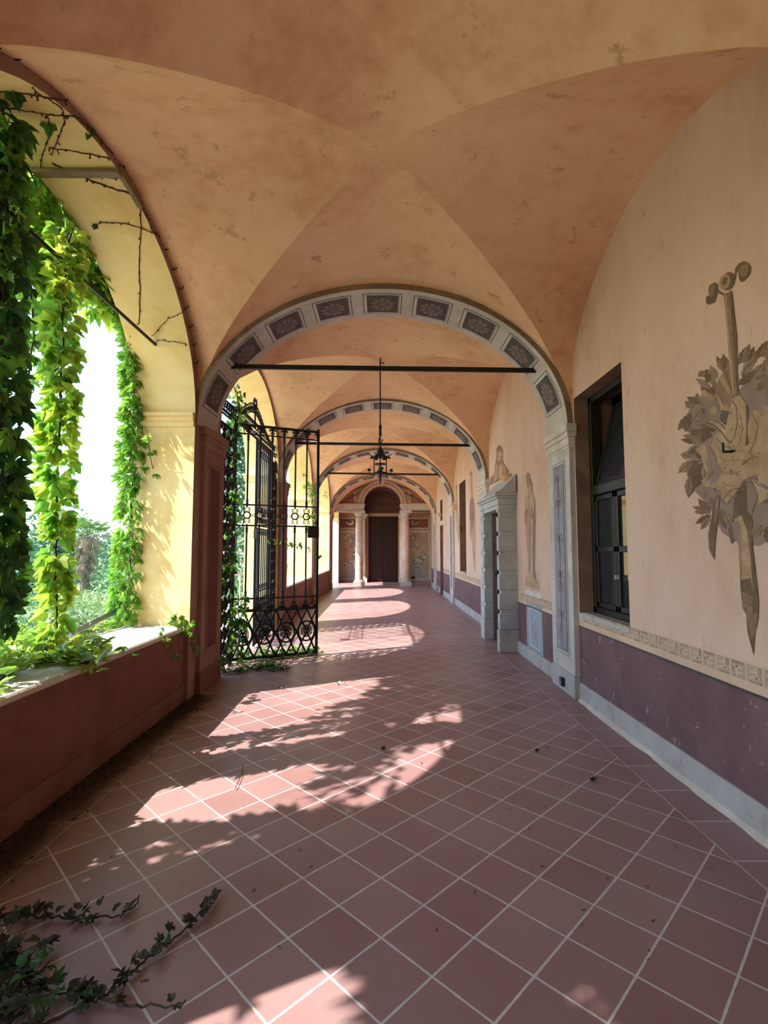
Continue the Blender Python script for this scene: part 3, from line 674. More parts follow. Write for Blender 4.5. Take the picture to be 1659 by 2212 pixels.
# ------------------------------------------------------------------ columned end: screen, columns, back wall, door_2
YS = 21.9
def end_screen():
    m = MB(); r = 0.80; zc = 3.54; n = 40; y0, y1 = YS, YS+0.36
    xs = [-2.12, -1.6, -1.2, -r]+[-r*math.cos(math.pi*i/n) for i in range(1, n)]+[r, 1.2, 1.6, 2.12]
    bot = lambda x: zc+math.sqrt(max(0, r*r-x*x)) if abs(x) < r else 3.26
    for i in range(len(xs)-1):
        a, c = xs[i], xs[i+1]; za, zb = bot(a+1e-6), bot(c-1e-6)
        if abs(a+r) < 1e-6: za = zc
        if abs(c-r) < 1e-6: zb = zc
        for y, fl in ((y0, 0), (y1, 1)):
            q = [(a,y,za),(c,y,zb),(c,y,4.9),(a,y,4.9)]; m.add(q, [(0,1,2,3) if fl == 0 else (3,2,1,0)], 0)
        m.add([(a,y0,za),(a,y1,za),(c,y1,zb),(c,y0,zb)], [(0,1,2,3)], 0)
    for s in (-1, 1): m.add([(s*r,y0,3.26),(s*r,y1,3.26),(s*r,y1,zc),(s*r,y0,zc)], [(0,1,2,3)], 0)
    root = tag(m.build('wall_screen', M['lun'], origin=(0,YS,3.26)), 'painted arched screen carried by two marble columns at the far end', 'wall', kind='structure')
    def ringm(r0, r1, off, name, mt, z=zc, a0=0, a1=math.pi):
        m = MB(); nn = 36
        for i in range(nn):
            t0, t1 = a0+(a1-a0)*i/nn, a0+(a1-a0)*(i+1)/nn
            P = [(r0*math.cos(t0),z+r0*math.sin(t0)),(r1*math.cos(t0),z+r1*math.sin(t0)),(r1*math.cos(t1),z+r1*math.sin(t1)),(r0*math.cos(t1),z+r0*math.sin(t1))]
            f = [(p[0],YS-off,p[1]) for p in P]; k = [(p[0],YS+.01,p[1]) for p in P]
            m.add(f+k, [(0,1,2,3),(0,4,5,1),(1,5,6,2),(2,6,7,3),(3,7,4,0)])
        return m.build(name, mt, root)
    ringm(0.80, 0.86, 0.05, 'archivolt', M['capital']); ringm(0.86, 0.97, 0.03, 'archivolt', M['lun']); ringm(0.97, 1.02, 0.055, 'archivolt', M['capital'])
    m = MB(); m.add([(-.07,YS-.09,4.33),(.07,YS-.09,4.33),(.11,YS-.09,4.62),(-.11,YS-.09,4.62),(-.07,YS,4.33),(.07,YS,4.33),(.11,YS,4.62),(-.11,YS,4.62)],
          [(0,1,2,3),(0,4,5,1),(1,5,6,2),(3,2,6,7),(0,3,7,4)]); m.build('keystone', M['capital'], root)
    rl = lambda x: SPR+(4.49-SPR)*math.sqrt(max(0, 1-(x/A)**2))
    for s in (-1, 1):
        # sage spandrel beside the arch
        m = MB(); pts = [(s*1.06*math.cos(t), zc+1.06*math.sin(t)) for t in [R(10)+R(52)*i/10 for i in range(11)]]
        pts += [(s*0.62, 4.32),(s*1.10, 4.16),(s*1.16,3.72)]
        m.poly([(p[0],YS-.004,p[1]) for p in pts][::s]); m.build('spandrel', M['lungreen'], root)
        m = MB()
        m.tube([(s*(1.09-.04*i+.02*math.sin(i*1.7)), YS-.008, 3.76+.075*i) for i in range(7)], .008, 5); m.build('arabesque', M['white'], root)
        # mauve lunette panel with brick-red edge
        def pan(ins):
            x0, x1 = 1.24+ins, 1.93-ins*1.6; P = [(s*x0, 3.60+ins)]
            P += [(s*(x0+(x1-x0)*(1-i/10.0)), max(3.6+ins, rl(x0+(x1-x0)*(1-i/10.0))-0.16-ins)) for i in range(11)]
            return P
        m = MB(); m.poly([(p[0],YS-.004,p[1]) for p in pan(0)]); m.poly([(p[0],YS-.008,p[1]) for p in pan(.045)], 1); m.build('lunette_panel', [M['lunred'], M['lunpanel']], root)
        m = MB()
        for i in range(14):
            a = i/13; x = s*(1.0+.75*a); z = 4.02-.42*a+random.uniform(-.02,.02); q = random.uniform(.02,.045)
            m.poly([(x+q*math.cos(2*math.pi*k/7), YS-.012-.001*i, z+q*math.sin(2*math.pi*k/7)) for k in range(7)])
        m.build('garland', M['tymp'], root)
        # entablature block over each column
        m = MB()
        for (za, zb, e) in ((3.26,3.34,0.0),(3.34,3.44,.03),(3.44,3.50,.06),(3.50,3.545,.09)):
            x0, x1 = (0.80-e*.5, 2.06); m.bbox(min(s*x0,s*x1), max(s*x0,s*x1), YS-.02-e, YS+.38, za, zb, .006)
        m.build('entablature', M['capital'], root)
    m = MB()
    nn = 30
    for i in range(nn):
        xa, xb = -1.98+3.96*i/nn, -1.98+3.96*(i+1)/nn
        m.add([(xa,YS-.02,rl(xa)-.02),(xb,YS-.02,rl(xb)-.02),(xb,YS-.02,rl(xb)-.09),(xa,YS-.02,rl(xa)-.09)], [(3,2,1,0)])
    m.build('painted_arch_band', M['lunred'], root)
    m = MB(); m.tube([(-.80,YS+.18,3.55),(.80,YS+.18,3.55)], .016, 8)
    tag(m.build('tie_rod', M['iron']), 'short thin iron rod across the painted arch at the far end', 'tie rod', 'iron tie rods')
end_screen()
def column(x, y, label, rr, hgt, square=0.5, group='marble columns at the far end'):
    t = thing('column', (x, y, 0), label, 'column', group)
    k = rr/0.185
    m = MB(); m.bbox(x-.25*k, x+.25*k, y-.25*k, y+.25*k, 0, .20, .008); m.build('plinth', M['capital'], t)
    m = MB(); m.lathe([(rr*1.25,.20),(rr*1.3,.225),(rr*1.25,.25),(rr*1.08,.26),(rr*1.04,.29)], (x,y,0), 28); m.build('base_ring', M['capital'], t, True)
    top = hgt-.36
    prof = [(rr*(1.0-0.14*((i/12.0)**1.8)), .29+(top-.29)*i/12.0) for i in range(13)]
    m = MB(); m.lathe(prof, (x,y,0), 32); m.build('shaft', M['marble'], t, True)
    m = MB(); m.lathe([(rr*.86,top),(rr*.98,top+.015),(rr*.98,top+.04),(rr*.86,top+.05),(rr*.88,top+.12),(rr*1.1,top+.17),(rr*1.22,top+.22),(rr*1.22,top+.25)], (x,y,0), 28)
    m.build('capital', M['capital'], t, True)
    m = MB(); m.bbox(x-.27*k, x+.27*k, y-.27*k, y+.27*k, top+.25, hgt, .01); m.build('abacus', M['capital'], t)
column(-1.0, YS+.18, 'left front column of pink veined marble at the far end', 0.175, 3.26)
column(1.0, YS+.18, 'right front column of pink veined marble at the far end', 0.175, 3.26)
column(-0.93, 24.72, 'left rear column, half hidden behind the left front one beside the far door', 0.15, 3.3)
column(0.98, 24.72, 'right rear column, hidden behind the right front one beside the far door', 0.15, 3.3)
YB = 25.0
m = MB(); m.box(-2.7, 2.7, YB, YB+.3, 0, 4.8)
wb = tag(m.build('wall_back', M['mural'], origin=(0,YB,0)), 'painted end wall of the gallery behind the columns', 'wall', kind='structure')
m = MB(); m.box(2.5,2.62,22.2,25,0,4.8); m.box(-2.62,-2.5,24.0,25,0,4.8); m.box(2.1,2.62,21.9,22.25,0,4.9); m.box(-2.62,-2.05,21.95,22.2,3.2,4.9)
tag(m.build('wall_side', M['mural'], origin=(0,23.6,0)), 'side returns of the space behind the columns', 'wall', kind='structure')
m = MB()
for sx in (-1, 1): m.box(min(sx*.9,sx*2.55), max(sx*.9,sx*2.55), 22.25, 25, 3.33, 3.4)
m.build('soffit', M['lun'], wb)
m = MB(); nn = 24
for i in range(nn):
    t0, t1 = math.pi*i/nn, math.pi*(i+1)/nn; r = 1.06
    m.add([(r*math.cos(t0),22.26,3.40+r*math.sin(t0)),(r*math.cos(t1),22.26,3.40+r*math.sin(t1)),(r*math.cos(t1),25,3.40+r*math.sin(t1)),(r*math.cos(t0),25,3.40+r*math.sin(t0))], [(0,1,2,3)])
m.build('barrel', M['tymp'], wb, True)
def rect_y(m, x0, x1, z0, z1, mi, off): m.add([(x0,YB-off,z0),(x1,YB-off,z0),(x1,YB-off,z1),(x0,YB-off,z1)], [(0,1,2,3)], mi)
for s in (-1, 1):
    x0, x1 = (1.06, 2.30) if s > 0 else (-2.30, -1.06)
    m = MB(); rect_y(m, x0, x1, 2.60, 3.12, 0, .003); rect_y(m, x0+.05, x1-.05, 2.65, 3.07, 1, .006); rect_y(m, x0+.09, x1-.09, 2.69, 3.03, 2, .009)
    fp = m.build('upper_panel', [M['capital'], M['tymp'], M['lunred']], wb)
    xc = (x0+x1)/2+(-.1 if s > 0 else .1)
    bird = [(-.28,.05),(-.18,.03),(-.10,-.06),(.05,-.09),(.15,-.05),(.2,.03),(.16,.12),(.10,.2),(.07,.12),(.1,.04),(.02,.02),(-.1,.05),(-.2,.1)]
    m = MB(); m.poly([(xc+s*-1*p[0]*.9, YB-.012, 2.84+p[1]*.9) for p in bird]); m.build('painted_bird', M['white'] if s < 0 else M['muralgrey'], fp)
    m = MB(); rect_y(m, x0-.03, x1+.03, .12, 2.48, 0, .003); rect_y(m, x0+.03, x1-.03, .16, 2.42, 1, .006); rect_y(m, x0+.03, x1-.03, .16, .55, 2, .008)
    lp = m.build('mural_panel', [M['capital'], M['mural'], M['muralgrey']], wb)
    m = MB(); rnd = random.Random(5+s)
    cl = [(x0+.75,2.1,.25),(x0+.9,1.85,.25),(x0+.95,1.5,.22),(x0+.98,1.2,.16),(x0+.45,.95,.16),(x0+.75,.92,.18),(x0+1.0,.8,.15),(x0+1.05,.5,.12)] if s < 0 else [(x0+.2,1.9,.16),(x0+.3,2.1,.16),(x0+.55,2.2,.15),(x0+.2,1.7,.12),(x0+.6,1.75,.14),(x0+.3,.95,.14),(x0+.6,1.02,.16),(x0+.85,1.12,.14),(x0+.95,1.3,.1)]
    for (cx, cz, cr) in cl:
        for q in range(16):
            a = rnd.uniform(0, 6.28); d = cr*math.sqrt(rnd.random()); rr_ = rnd.uniform(.025,.055); X_, Z_ = cx+d*math.cos(a), cz+d*math.sin(a)
            m.poly([(X_+rr_*math.cos(2*math.pi*k/6+a)*rnd.uniform(.6,1.3), YB-.012-.0004*q, Z_+rr_*math.sin(2*math.pi*k/6+a)) for k in range(6)], rnd.choice((0,0,0,1)))
    m.build('painted_tree', [M['foliagepaint'], M['white']], lp)
    m = MB(); c0 = (x0+.62 if s < 0 else x0+.62)
    rect_y(m, c0-.28, c0+.28, .28, .85, 0, .0095); rect_y(m, c0-.34, c0+.34, .85, .92, 1, .0105); rect_y(m, c0-.15, c0+.15, .38, .76, 1, .0105); rect_y(m, c0-.11, c0+.11, .42, .72, 0, .0115)
    m.build('painted_pedestal', [M['muralgrey'], M['mural'] if s < 0 else M['foliagepaint']], lp)
m = MB(); rect_y(m, 1.42, 1.58, .16, .26, 0, .02); m.box(1.42,1.58,YB-.02,YB,.16,.26)
tag(m.build('air_vent', M['box']), 'small black vent low on the right painted panel of the end wall', 'vent')
# tympanum with painted drapery
m = MB(); m.poly([(-1.05,YB-.01,3.40)]+[(1.05*math.cos(math.pi-math.pi*i/24),YB-.01,3.40+1.05*math.sin(math.pi*i/24)) for i in range(25)][1:-1]+[(1.05,YB-.01,3.40)])
ty = m.build('tympanum', M['tymp'], wb)
m = MB()
for s in (-1, 1):
    for q in range(4): m.poly([(s*.02,YB-.016-.002*q,4.18),(s*(.20+.16*q),YB-.016-.002*q,3.52+.02*q),(s*(.27+.17*q),YB-.016-.002*q,3.50),(s*(.08+.02*q),YB-.016-.002*q,4.0)])
for q in range(18):
    t0, t1 = math.pi*q/18, math.pi*(q+1)/18
    for r0, r1 in ((.66,.71),(.84,.88)): m.poly([(r0*math.cos(t0),YB-.018,3.45+r0*math.sin(t0)),(r1*math.cos(t0),YB-.018,3.45+r1*math.sin(t0)),(r1*math.cos(t1),YB-.018,3.45+r1*math.sin(t1)),(r0*math.cos(t1),YB-.018,3.45+r0*math.sin(t1))])
m.build('painted_drapery', M['drape'], ty)
t = thing('door_2', (.05, YB, 0), 'tall dark brown double door at the far end of the gallery', 'door', kind='structure')
m = MB(); m.bbox(-.80, -.68, YB-.08, YB+.05, 0, 3.28, .01); m.bbox(.78, .90, YB-.08, YB+.05, 0, 3.28, .01); m.bbox(-.80, .90, YB-.09, YB+.05, 3.20, 3.36, .01); m.build('door_frame', M['lun'], t)
for (xa, xb) in ((-.68,.045),(.055,.78)):
    m = MB(); m.bbox(xa, xb, YB-.05, YB-.01, 0.0, 3.2, .004); lf = m.build('door_leaf', M['wood'], t)
    for (za, zb) in ((.12,.75),(.90,1.55),(1.70,2.35),(2.48,3.08)):
        m = MB(); m.bbox(xa+.10, xb-.10, YB-.065, YB-.045, za, zb, .012); m.build('door_panel', M['wood'], lf)

# ------------------------------------------------------------------ iron tie rods across the arches
RODS = [(5.9,3.735,-.9,'nearest thick black iron tie rod, across the first coffered arch'),(10.4,3.76,-.9,'black iron tie rod across the second coffered arch, behind the lantern'),(15.3,3.87,-.9,'thin-looking black tie rod across the third coffered arch')]
for (y, z, sl_, lb) in RODS:
    xm = 1.90; m = MB()
    dz = .022
    m.add([(x, y+dy, z+dzz-(0.012*x)) for x in (-xm, xm) for dy in (-.016,.016) for dzz in (-.026,.026)], [(0,1,3,2),(4,6,7,5),(0,4,5,1),(2,3,7,6),(0,2,6,4),(1,5,7,3)])
    tag(m.build('tie_rod', M['iron']), lb, 'tie rod', 'iron tie rods')

# ------------------------------------------------------------------ hanging lantern
def lantern():
    x, y = -0.035, 8.05
    t = thing('hanging_lantern', (x, y, 2.62), 'black wrought iron candle lantern hanging on a long rod from the vault', 'lantern')
    Z = lambda py: on_y(818, py, y).z
    rt = 4.60
    m = MB(); m.tube([(x,y,rt+.1),(x,y,Z(955))], .012, 8); m.build('rod', M['iron'], t)
    m = MB(); m.tube([(x,y,Z(790)),(x,y,Z(786)),(x+.015,y,Z(783)),(x+.04,y,Z(784)),(x+.065,y,Z(787))], .010, 6); m.build('ceiling_hook', M['iron'], t)
    m = MB(); m.lathe([(.011,Z(915)),(.02,Z(920)),(.028,Z(923)),(.018,Z(927)),(.022,Z(934)),(.026,Z(938)),(.012,Z(944))], (x,y,0), 10)
    m.tube([(x,y,Z(944)),(x-.015,y,Z(947)),(x-.028,y,Z(952)),(x-.018,y,Z(956)),(x+.005,y,Z(957)),(x+.03,y,Z(954)),(x+.045,y,Z(949))], .009, 6); m.build('hook', M['iron'], t, True)
    m = MB(); m.tube([(x+.022*math.sin(a), y, Z(961)+.03*math.cos(a)) for a in [2*math.pi*i/12 for i in range(13)]], .007, 6); m.lathe([(.01,Z(968)),(.016,Z(966)),(.01,Z(964))], (x,y,0), 8); m.build('ring', M['iron'], t, True)
    m = MB(); m.lathe([(.012,Z(966)),(.03,Z(969)),(.055,Z(974)),(.06,Z(980)),(.085,Z(984)),(.115,Z(986)),(.115,Z(988)),(.02,Z(987))], (x,y,0), 12)
    for q in range(6):
        a = q*math.pi/3; m.tube([(x+.09*math.cos(a),y+.09*math.sin(a),Z(986)),(x+.15*math.cos(a),y+.15*math.sin(a),Z(984)),(x+.185*math.cos(a),y+.185*math.sin(a),Z(981.5))], .007, 5)
    cr = m.build('crown', M['iron'], t)
    for q in range(6):
        a = q*math.pi/3; cx, cy = x+.135*math.cos(a), y+.135*math.sin(a)
        m = MB(); m.lathe([(.004,Z(985)),(.012,Z(986.5)),(.040,Z(990)),(.036,Z(990))], (cx,cy,0), 8); m.build('pendant', M['iron'], cr, True)
    for q in range(4):
        a = q*math.pi/2; rr = .098
        m = MB(); m.tube([(x+rr*math.cos(a),y+rr*math.sin(a),Z(985)),(x+rr*math.cos(a),y+rr*math.sin(a),Z(1025)),(x+rr*1.05*math.cos(a),y+rr*1.05*math.sin(a),Z(1029)),(x+rr*1.3*math.cos(a),y+rr*1.3*math.sin(a),Z(1032.5))], .009, 6); m.build('upright', M['iron'], t)
    m = MB(); m.lathe([(.001,Z(1001.5)),(.09,Z(1001.5)),(.10,Z(1002)),(.095,Z(1003.5)),(.001,Z(1004))], (x,y,0), 20); m.build('tray', M['iron'], t)
    m = MB(); m.lathe([(.012,Z(1006)),(.028,Z(1010)),(.018,Z(1013)),(.04,Z(1014)),(.03,Z(1017)),(.055,Z(1019)),(.115,Z(1021)),(.12,Z(1023)),(.02,Z(1024)),(.016,Z(1036)),(.022,Z(1038)),(.010,Z(1040)),(.008,Z(1045)),(.001,Z(1046))], (x,y,0), 16); m.tube([(x,y,Z(987)),(x,y,Z(1008))],.01,6); m.build('candle_stand', M['iron'], t, True)
    for q in range(4):
        a = q*math.pi/2+.15; c, s = math.cos(a), math.sin(a)
        m = MB(); m.tube([(x+d*c,y+d*s,Z(pz)) for d, pz in ((.09,1022),(.12,1024.5),(.15,1025.2),(.17,1023.5),(.178,1020.5),(.178,1018))], .007, 6)
        ar = m.build('candle_arm', M['iron'], t)
        m = MB(); m.lathe([(.008,Z(1018.5)),(.036,Z(1017)),(.036,Z(1016.3)),(.022,Z(1016.3)),(.024,Z(1013)),(.018,Z(1013))], (x+.178*c,y+.178*s,0), 10); m.build('candle_cup', M['iron'], ar)
lantern()

# ------------------------------------------------------------------ gate
def spiral(P, u, z, r, turns, a0, dr=1, n=18, k=0.18):
    return [P(u+r*(1-(1-k)*i/n)*math.cos(a0+dr*turns*2*math.pi*i/n), z+r*(1-(1-k)*i/n)*math.sin(a0+dr*turns*2*math.pi*i/n)) for i in range(n+1)]
def gate_leaf(hx, hy, dx, dy, W, label, H=3.42):
    d = Vector((dx, dy, 0)).normalized()
    P = lambda u, z: Vector((hx, hy, 0))+d*u+Vector((0,0,z))
    t = thing('gate_leaf', (hx, hy, 0.03), label, 'gate', 'wrought iron gate leaves')
    bar = lambda m, a, c, r: m.tube([a, c], r, 4)
    for nm, u in (('hinge_post', 0), ('lock_post', W)):
        m = MB(); m.tube([P(u,.03), P(u,H+.03)], .026, 4); m.build(nm, M['iron'], t)
    for nm, z, r in (('top_rail',H-.01,.022),('upper_rail',H-.14,.012),('middle_rail',2.24,.012),('middle_rail',1.94,.012),('lower_rail',.89,.013),('panel_rail',.72,.022),('bottom_rail',.05,.02)):
        m = MB(); m.tube([P(0,z), P(W,z)], r, 4); m.build(nm, M['iron'], t)
    nb = 6; us = [W*(i+1)/(nb+1) for i in range(nb)]
    for u in us:
        m = MB()
        for (za, zb) in ((2.20,H-.01),(.70,1.96)): m.tube([P(u,za), P(u,zb)], .0145, 6)
        for zc in (H-.2,2.28,1.88,.96): 
            m.tube([P(u,zc-.05),P(u,zc-.02),P(u,zc),P(u,zc+.02),P(u,zc+.05)], [.013,.022,.017,.024,.013], 6)
        m.build('bar', M['iron'], t)
    m = MB()                                   # band of rings and scrolls
    for u in us+[0, W]:
        c = [P(u+.048*math.cos(2*math.pi*i/16), 2.09+.048*math.sin(2*math.pi*i/16)) for i in range(17)]
        if 0 < u < W: m.tube(c, .011, 6)
        for sg in (-1, 1):
            for zs in (-1, 1):
                if (u == 0 and sg < 0) or (u == W and sg > 0): continue
                m.tube(spiral(P, u+sg*.028, 2.09+zs*.095, .022, 1.1, -zs*math.pi/2, sg*zs, 10), .006, 4)
                m.tube(spiral(P, u+sg*.030, 2.09+zs*.062, .016, 1.0, -zs*math.pi/2, sg*zs, 8), .005, 4)
            if not((u == 0 and sg < 0) or (u == W and sg > 0)): m.tube([P(u+sg*.05,2.09),P(u+sg*.075,2.115),P(u+sg*.082,2.09),P(u+sg*.075,2.065),P(u+sg*.05,2.09)], .006, 4)
    m.build('ring_band', M['iron'], t)
    for u in us+[W]:                           # little scroll brackets below the top rail and above the lattice
        for zt_, zs, zd in ((H-.052, H-.10, 1), (.755, .81, -1)):
            m = MB(); m.tube([P(u, min(zt_, zs)-.03), P(u, max(zt_, zs)+.03)], .013, 4)
            for sg in (-1, 1):
                if u == W and sg > 0: continue
                m.tube(spiral(P, u+sg*.038, zt_, .026, 1.2, zd*math.pi/2, sg*zd, 10), .008, 4)
                m.tube(spiral(P, u+sg*.022, zs, .018, 1.1, zd*math.pi/2, sg*zd, 8), .007, 4)
                m.tube([P(u, zt_), P(u+sg*.038, zt_)], .006, 4)
            m.build('scroll_bracket', M['iron'], t)
    m = MB(); nx = 4; z0, z1 = .05, .71; pw = W/nx
    for i in range(nx):
        ua, ub, um = i*pw, (i+1)*pw, (i+.5)*pw; zm = (z0+z1)/2
        for off in (0, pw/2):
            for (p, q) in (((ua,z0),(ub,z1)),((ub,z0),(ua,z1))):
                A_, B_ = (p[0]+off, p[1]), (q[0]+off, q[1])
                if max(A_[0], B_[0]) > W+1e-6:      # clip to the frame
                    lo, hi = (A_, B_) if A_[0] < B_[0] else (B_, A_); f = (W-lo[0])/(hi[0]-lo[0]); A_, B_ = lo, (W, lo[1]+(hi[1]-lo[1])*f)
                m.tube([P(*A_), P(*B_)], .0155, 4)
        if i == 0: m.tube([P(0,z1*.5+z0*.5),P(pw/2,z1)], .011, 4); m.tube([P(0,z1*.5+z0*.5),P(pw/2,z0)], .011, 4)
    m.build('lattice', M['iron'], t)
    for i in range(nx):
        um = (i+.5)*pw; zm = .38; m = MB()
        m.tube([P(um+.125*math.cos(2*math.pi*k/24), zm+.145*math.sin(2*math.pi*k/24)) for k in range(25)], .013, 5)
        m.tube([P(um+.036*math.cos(2*math.pi*k/14), zm+.036*math.sin(2*math.pi*k/14)) for k in range(15)], .012, 5)
        for q in range(6):
            a = q*math.pi/3+math.pi/6; 
            for e in (-.3, 0, .3): m.tube([P(um+(.075 if e == 0 else .066)*math.cos(a+e)+.015*math.cos(2*math.pi*k/8), zm+(.078 if e == 0 else .068)*math.sin(a+e)+.015*math.sin(2*math.pi*k/8)) for k in range(9)], .006, 4)
        m.build('rose_ring', M['iron'], t)
    m = MB(); nrm = Vector((-d.y, d.x, 0)); pts = []
    for (u, z) in ((W-.15,1.77),(W+.02,1.77),(W+.02,1.93),(W-.15,1.93)):
        for sg in (-1, 1): pts.append(P(u,z)+nrm*.025*sg)
    m.add(pts, [(0,2,4,6),(7,5,3,1),(0,1,3,2),(2,3,5,4),(4,5,7,6),(6,7,1,0)]); m.build('lock_box', M['rust'], t, label='rusty brown lock box')
    return t
XG = -2.12
G0 = Vector((XG, 7.28, 0)); tip = on_z(683, 1412, .03)
gate_leaf(XG, 7.28, tip.x-XG, tip.y-7.28, (tip-G0).length, 'black wrought iron gate leaf standing open into the gallery')
gate_leaf(XG, 9.50, 0.03, -1, 1.12, 'black wrought iron gate leaf still closed, behind the open one')
def gate_side(y0, y1, label):
    t = thing('gate_side_panel', (XG, (y0+y1)/2, 0), label, 'gate panel', 'fixed iron panels beside the gate')
    P = lambda u, z: Vector((XG, y0+u, z)); W = y1-y0
    for u in (0, W):
        m = MB(); m.tube([P(u,0),P(u,3.42)], .032, 4); m.build('post', M['iron'], t)
    for z in (.05,.72,.89,1.94,2.24,3.28,3.41):
        m = MB(); m.tube([P(0,z),P(W,z)], .018, 4); m.build('rail', M['iron'], t)
    m = MB()
    zz_ = .12
    while zz_ < 3.3:
        for u in (.25, .5, .75):
            m.tube(spiral(P, W*u+.07, zz_, .07, 1.3, math.pi, 1, 12), .019, 4); m.tube(spiral(P, W*u-.07, zz_+.1, .07, 1.3, 0, 1, 12), .019, 4)
        zz_ += .20
    for i in range(7):
        m.tube([P(0,.1+.46*i),P(W,.1+.46*(i+1))], .012, 4); m.tube([P(W,.1+.46*i),P(0,.1+.46*(i+1))], .012, 4)
    m.build('scrollwork', M['iron'], t)
gate_side(6.46, 7.22, 'fixed ornate iron panel between the nearest left pier and the open gate, overgrown with ivy')
gate_side(9.54, 10.03, 'fixed ornate iron panel between the closed gate leaf and the far pier')
def overthrow():
    t = thing('gate_overthrow', (XG, 8.3, 3.42), 'scrolled black iron crest spanning the top of the gate opening', 'gate crest')
    y0, y1, yc = 6.46, 10.03, 8.35
    m = MB(); m.tube([(XG,y0,3.46),(XG,y1,3.46)], .024, 4); m.tube([(XG,y0,3.60),(XG,y1,3.60)], .014, 4); m.build('rail', M['iron'], t)
    P = lambda u, z: Vector((XG, yc+u, z))
    h = lambda u: 3.60+.40*math.exp(-(u/.75)**2)
    m = MB()
    for i in range(16):
        u = (i+.5)*.105
        for sg in (-1, 1):
            r = .035+.05*math.exp(-(u/.8)**2); m.tube(spiral(P, sg*u, h(u)-r-.01, r, 1.4, math.pi/2, sg, 14), .011, 4)
            m.tube(spiral(P, sg*u, 3.53, .045, 1.2, 0, sg, 10), .009, 4)
            if h(u) > 3.8: m.tube(spiral(P, sg*u, 3.68, .05, 1.3, -math.pi/2, sg, 10), .010, 4)
    for sg in (-1, 1): m.tube([P(sg*.02*i*4, h(.08*i)) for i in range(21)], .013, 5)
    m.build('scrolls', M['iron'], t)
    m = MB(); m.tube([P(0,3.6),P(0,3.9),P(.0,3.98),P(0,4.02)], [.018,.016,.03,.004], 6)
    for sg in (-1, 1): m.tube([P(0,3.86),P(sg*.07,3.95),P(sg*.10,4.05),P(sg*.05,4.10),P(sg*.02,4.05)], .014, 5)
    m.build('finial', M['iron'], t)
overthrow()

# ------------------------------------------------------------------ small fittings
def sconce(y, z, label):
    t = thing('wall_sconce', (XR, y, z-.16), label, 'wall lamp', 'half bowl wall lamps')
    m = MB(); r = .155; prof = [(r*math.cos(a), -r*.95*math.sin(a)) for a in [math.pi/2*i/8 for i in range(9)]]
    prof = [(r-.02, -.004)]+[(r, 0)]+prof[1:-1]+[(.012, -r*.95)]
    m.lathe([(max(.01,p[0]), p[1]) for p in prof], (XR, y, z), 20, 0, math.pi/2, 3*math.pi/2)
    m.build('bowl', M['terra'], t, True)
    m = MB(); m.box(XR-.02, XR+.005, y-.06, y+.06, z-.11, z-.02); m.build('back_plate', M['white'], t)
sconce(8.42, 2.83, 'terracotta half-bowl sconce at the hood of the stone doorway'); sconce(14.6, 2.86, 'terracotta half-bowl sconce just before the third pilaster, left of the shuttered recess'); sconce(18.35, 2.90, 'small far terracotta half-bowl sconce above the narrow far door')
p = on_x(1217, 1472, 2.045)
t = thing('power_socket', (2.045, p.y, p.z-.05), 'black power socket box on the foot of the nearest right pilaster', 'socket')
m = MB(); m.bbox(2.010, 2.05, p.y-.045, p.y+.045, p.z-.045, p.z+.045, .006); m.build('housing', M['box'], t)
m = MB(); m.bbox(2.002, 2.02, p.y-.03, p.y+.03, p.z-.03, p.z+.02, .004); m.build('cover', M['zinc'], t)
p = on_x(1582, 974, XR)
m = MB(); m.tube([(XR,p.y,p.z-.005),(XR-.06,p.y,p.z-.005)], .007, 5); m.tube([(XR-.055,p.y,p.z-.005),(XR-.055,p.y,p.z+.05)], .007, 5); m.tube([(XR-.005,p.y+.02,p.z),(XR-.005,p.y-.03,p.z-.004)], .008, 4)
tag(m.build('wall_hook', M['iron']), 'black angled iron hook in the middle of the painted trophy on the right wall', 'hook')
m = MB(); p = on_x(946, 1293, XR-.02); m.box(XR-.035, XR-.01, p.y-.12, p.y+.12, .03, .15)
tag(m.build('skirting_vent', M['box']), 'dark grille in the skirting by the far right pilaster', 'vent')
# hooks on the rim of the nearest left arch
yc, h = (1.96+5.52)/2, (5.52-1.96)/2
for i in range(22):
    a = R(22)+R(136)*i/21; rr = 1.035
    y = yc-h*rr*math.cos(a); z = 3.03+1.55*rr*math.sin(a)
    m = MB(); m.tube([(XL,y,z),(XL+.03,y,z),(XL+.045,y,z+.012),(XL+.045,y,z+.03)], .006, 5)
    tag(m.build('rim_hook', M['rust']), 'small rusty hook in the rim of the nearest left arch', 'hook', 'small hooks along the arch rim')
m = MB(); ya = on_x(257, 347, XL).y  # brown strip standing in for a shadow gap in the plaster
z_ = zarch(ya, 1.96, 5.52); m.box(XO, XL+.01, ya-.035, ya+.035, z_-.035, z_+.02)
for i in range(4):
    y_ = ya+.09*i; z2 = zarch(y_, 1.96, 5.52); z3 = zarch(y_+.09, 1.96, 5.52)
    m.add([(XL+.02,y_,z2-.02),(XL+.02,y_+.09,z3-.02),(XL+.02,y_+.09,z3+.05),(XL+.02,y_,z2+.05),(XL-.02,y_,z2-.02),(XL-.02,y_+.09,z3-.02),(XL-.02,y_+.09,z3+.05),(XL-.02,y_,z2+.05)], [(0,1,2,3),(0,4,5,1),(1,5,6,2),(2,6,7,3),(3,7,4,0)])
tag(m.build('arch_gap_strip', M['ring']), 'flat brown strip standing in for a shadow gap across the underside of the nearest left arch', 'gap_strip')
m = MB(); m.tube([(-2.42,1.9,3.775),(-2.42,5.55,3.775)], .016, 8)
tag(m.build('tie_rod', M['iron']), 'iron rod running lengthwise through the nearest left arch, tangled in ivy', 'tie rod', 'iron tie rods')
m = MB(); pa, pb = on_x(150,1372,-2.78), on_x(228,1332,-2.78)
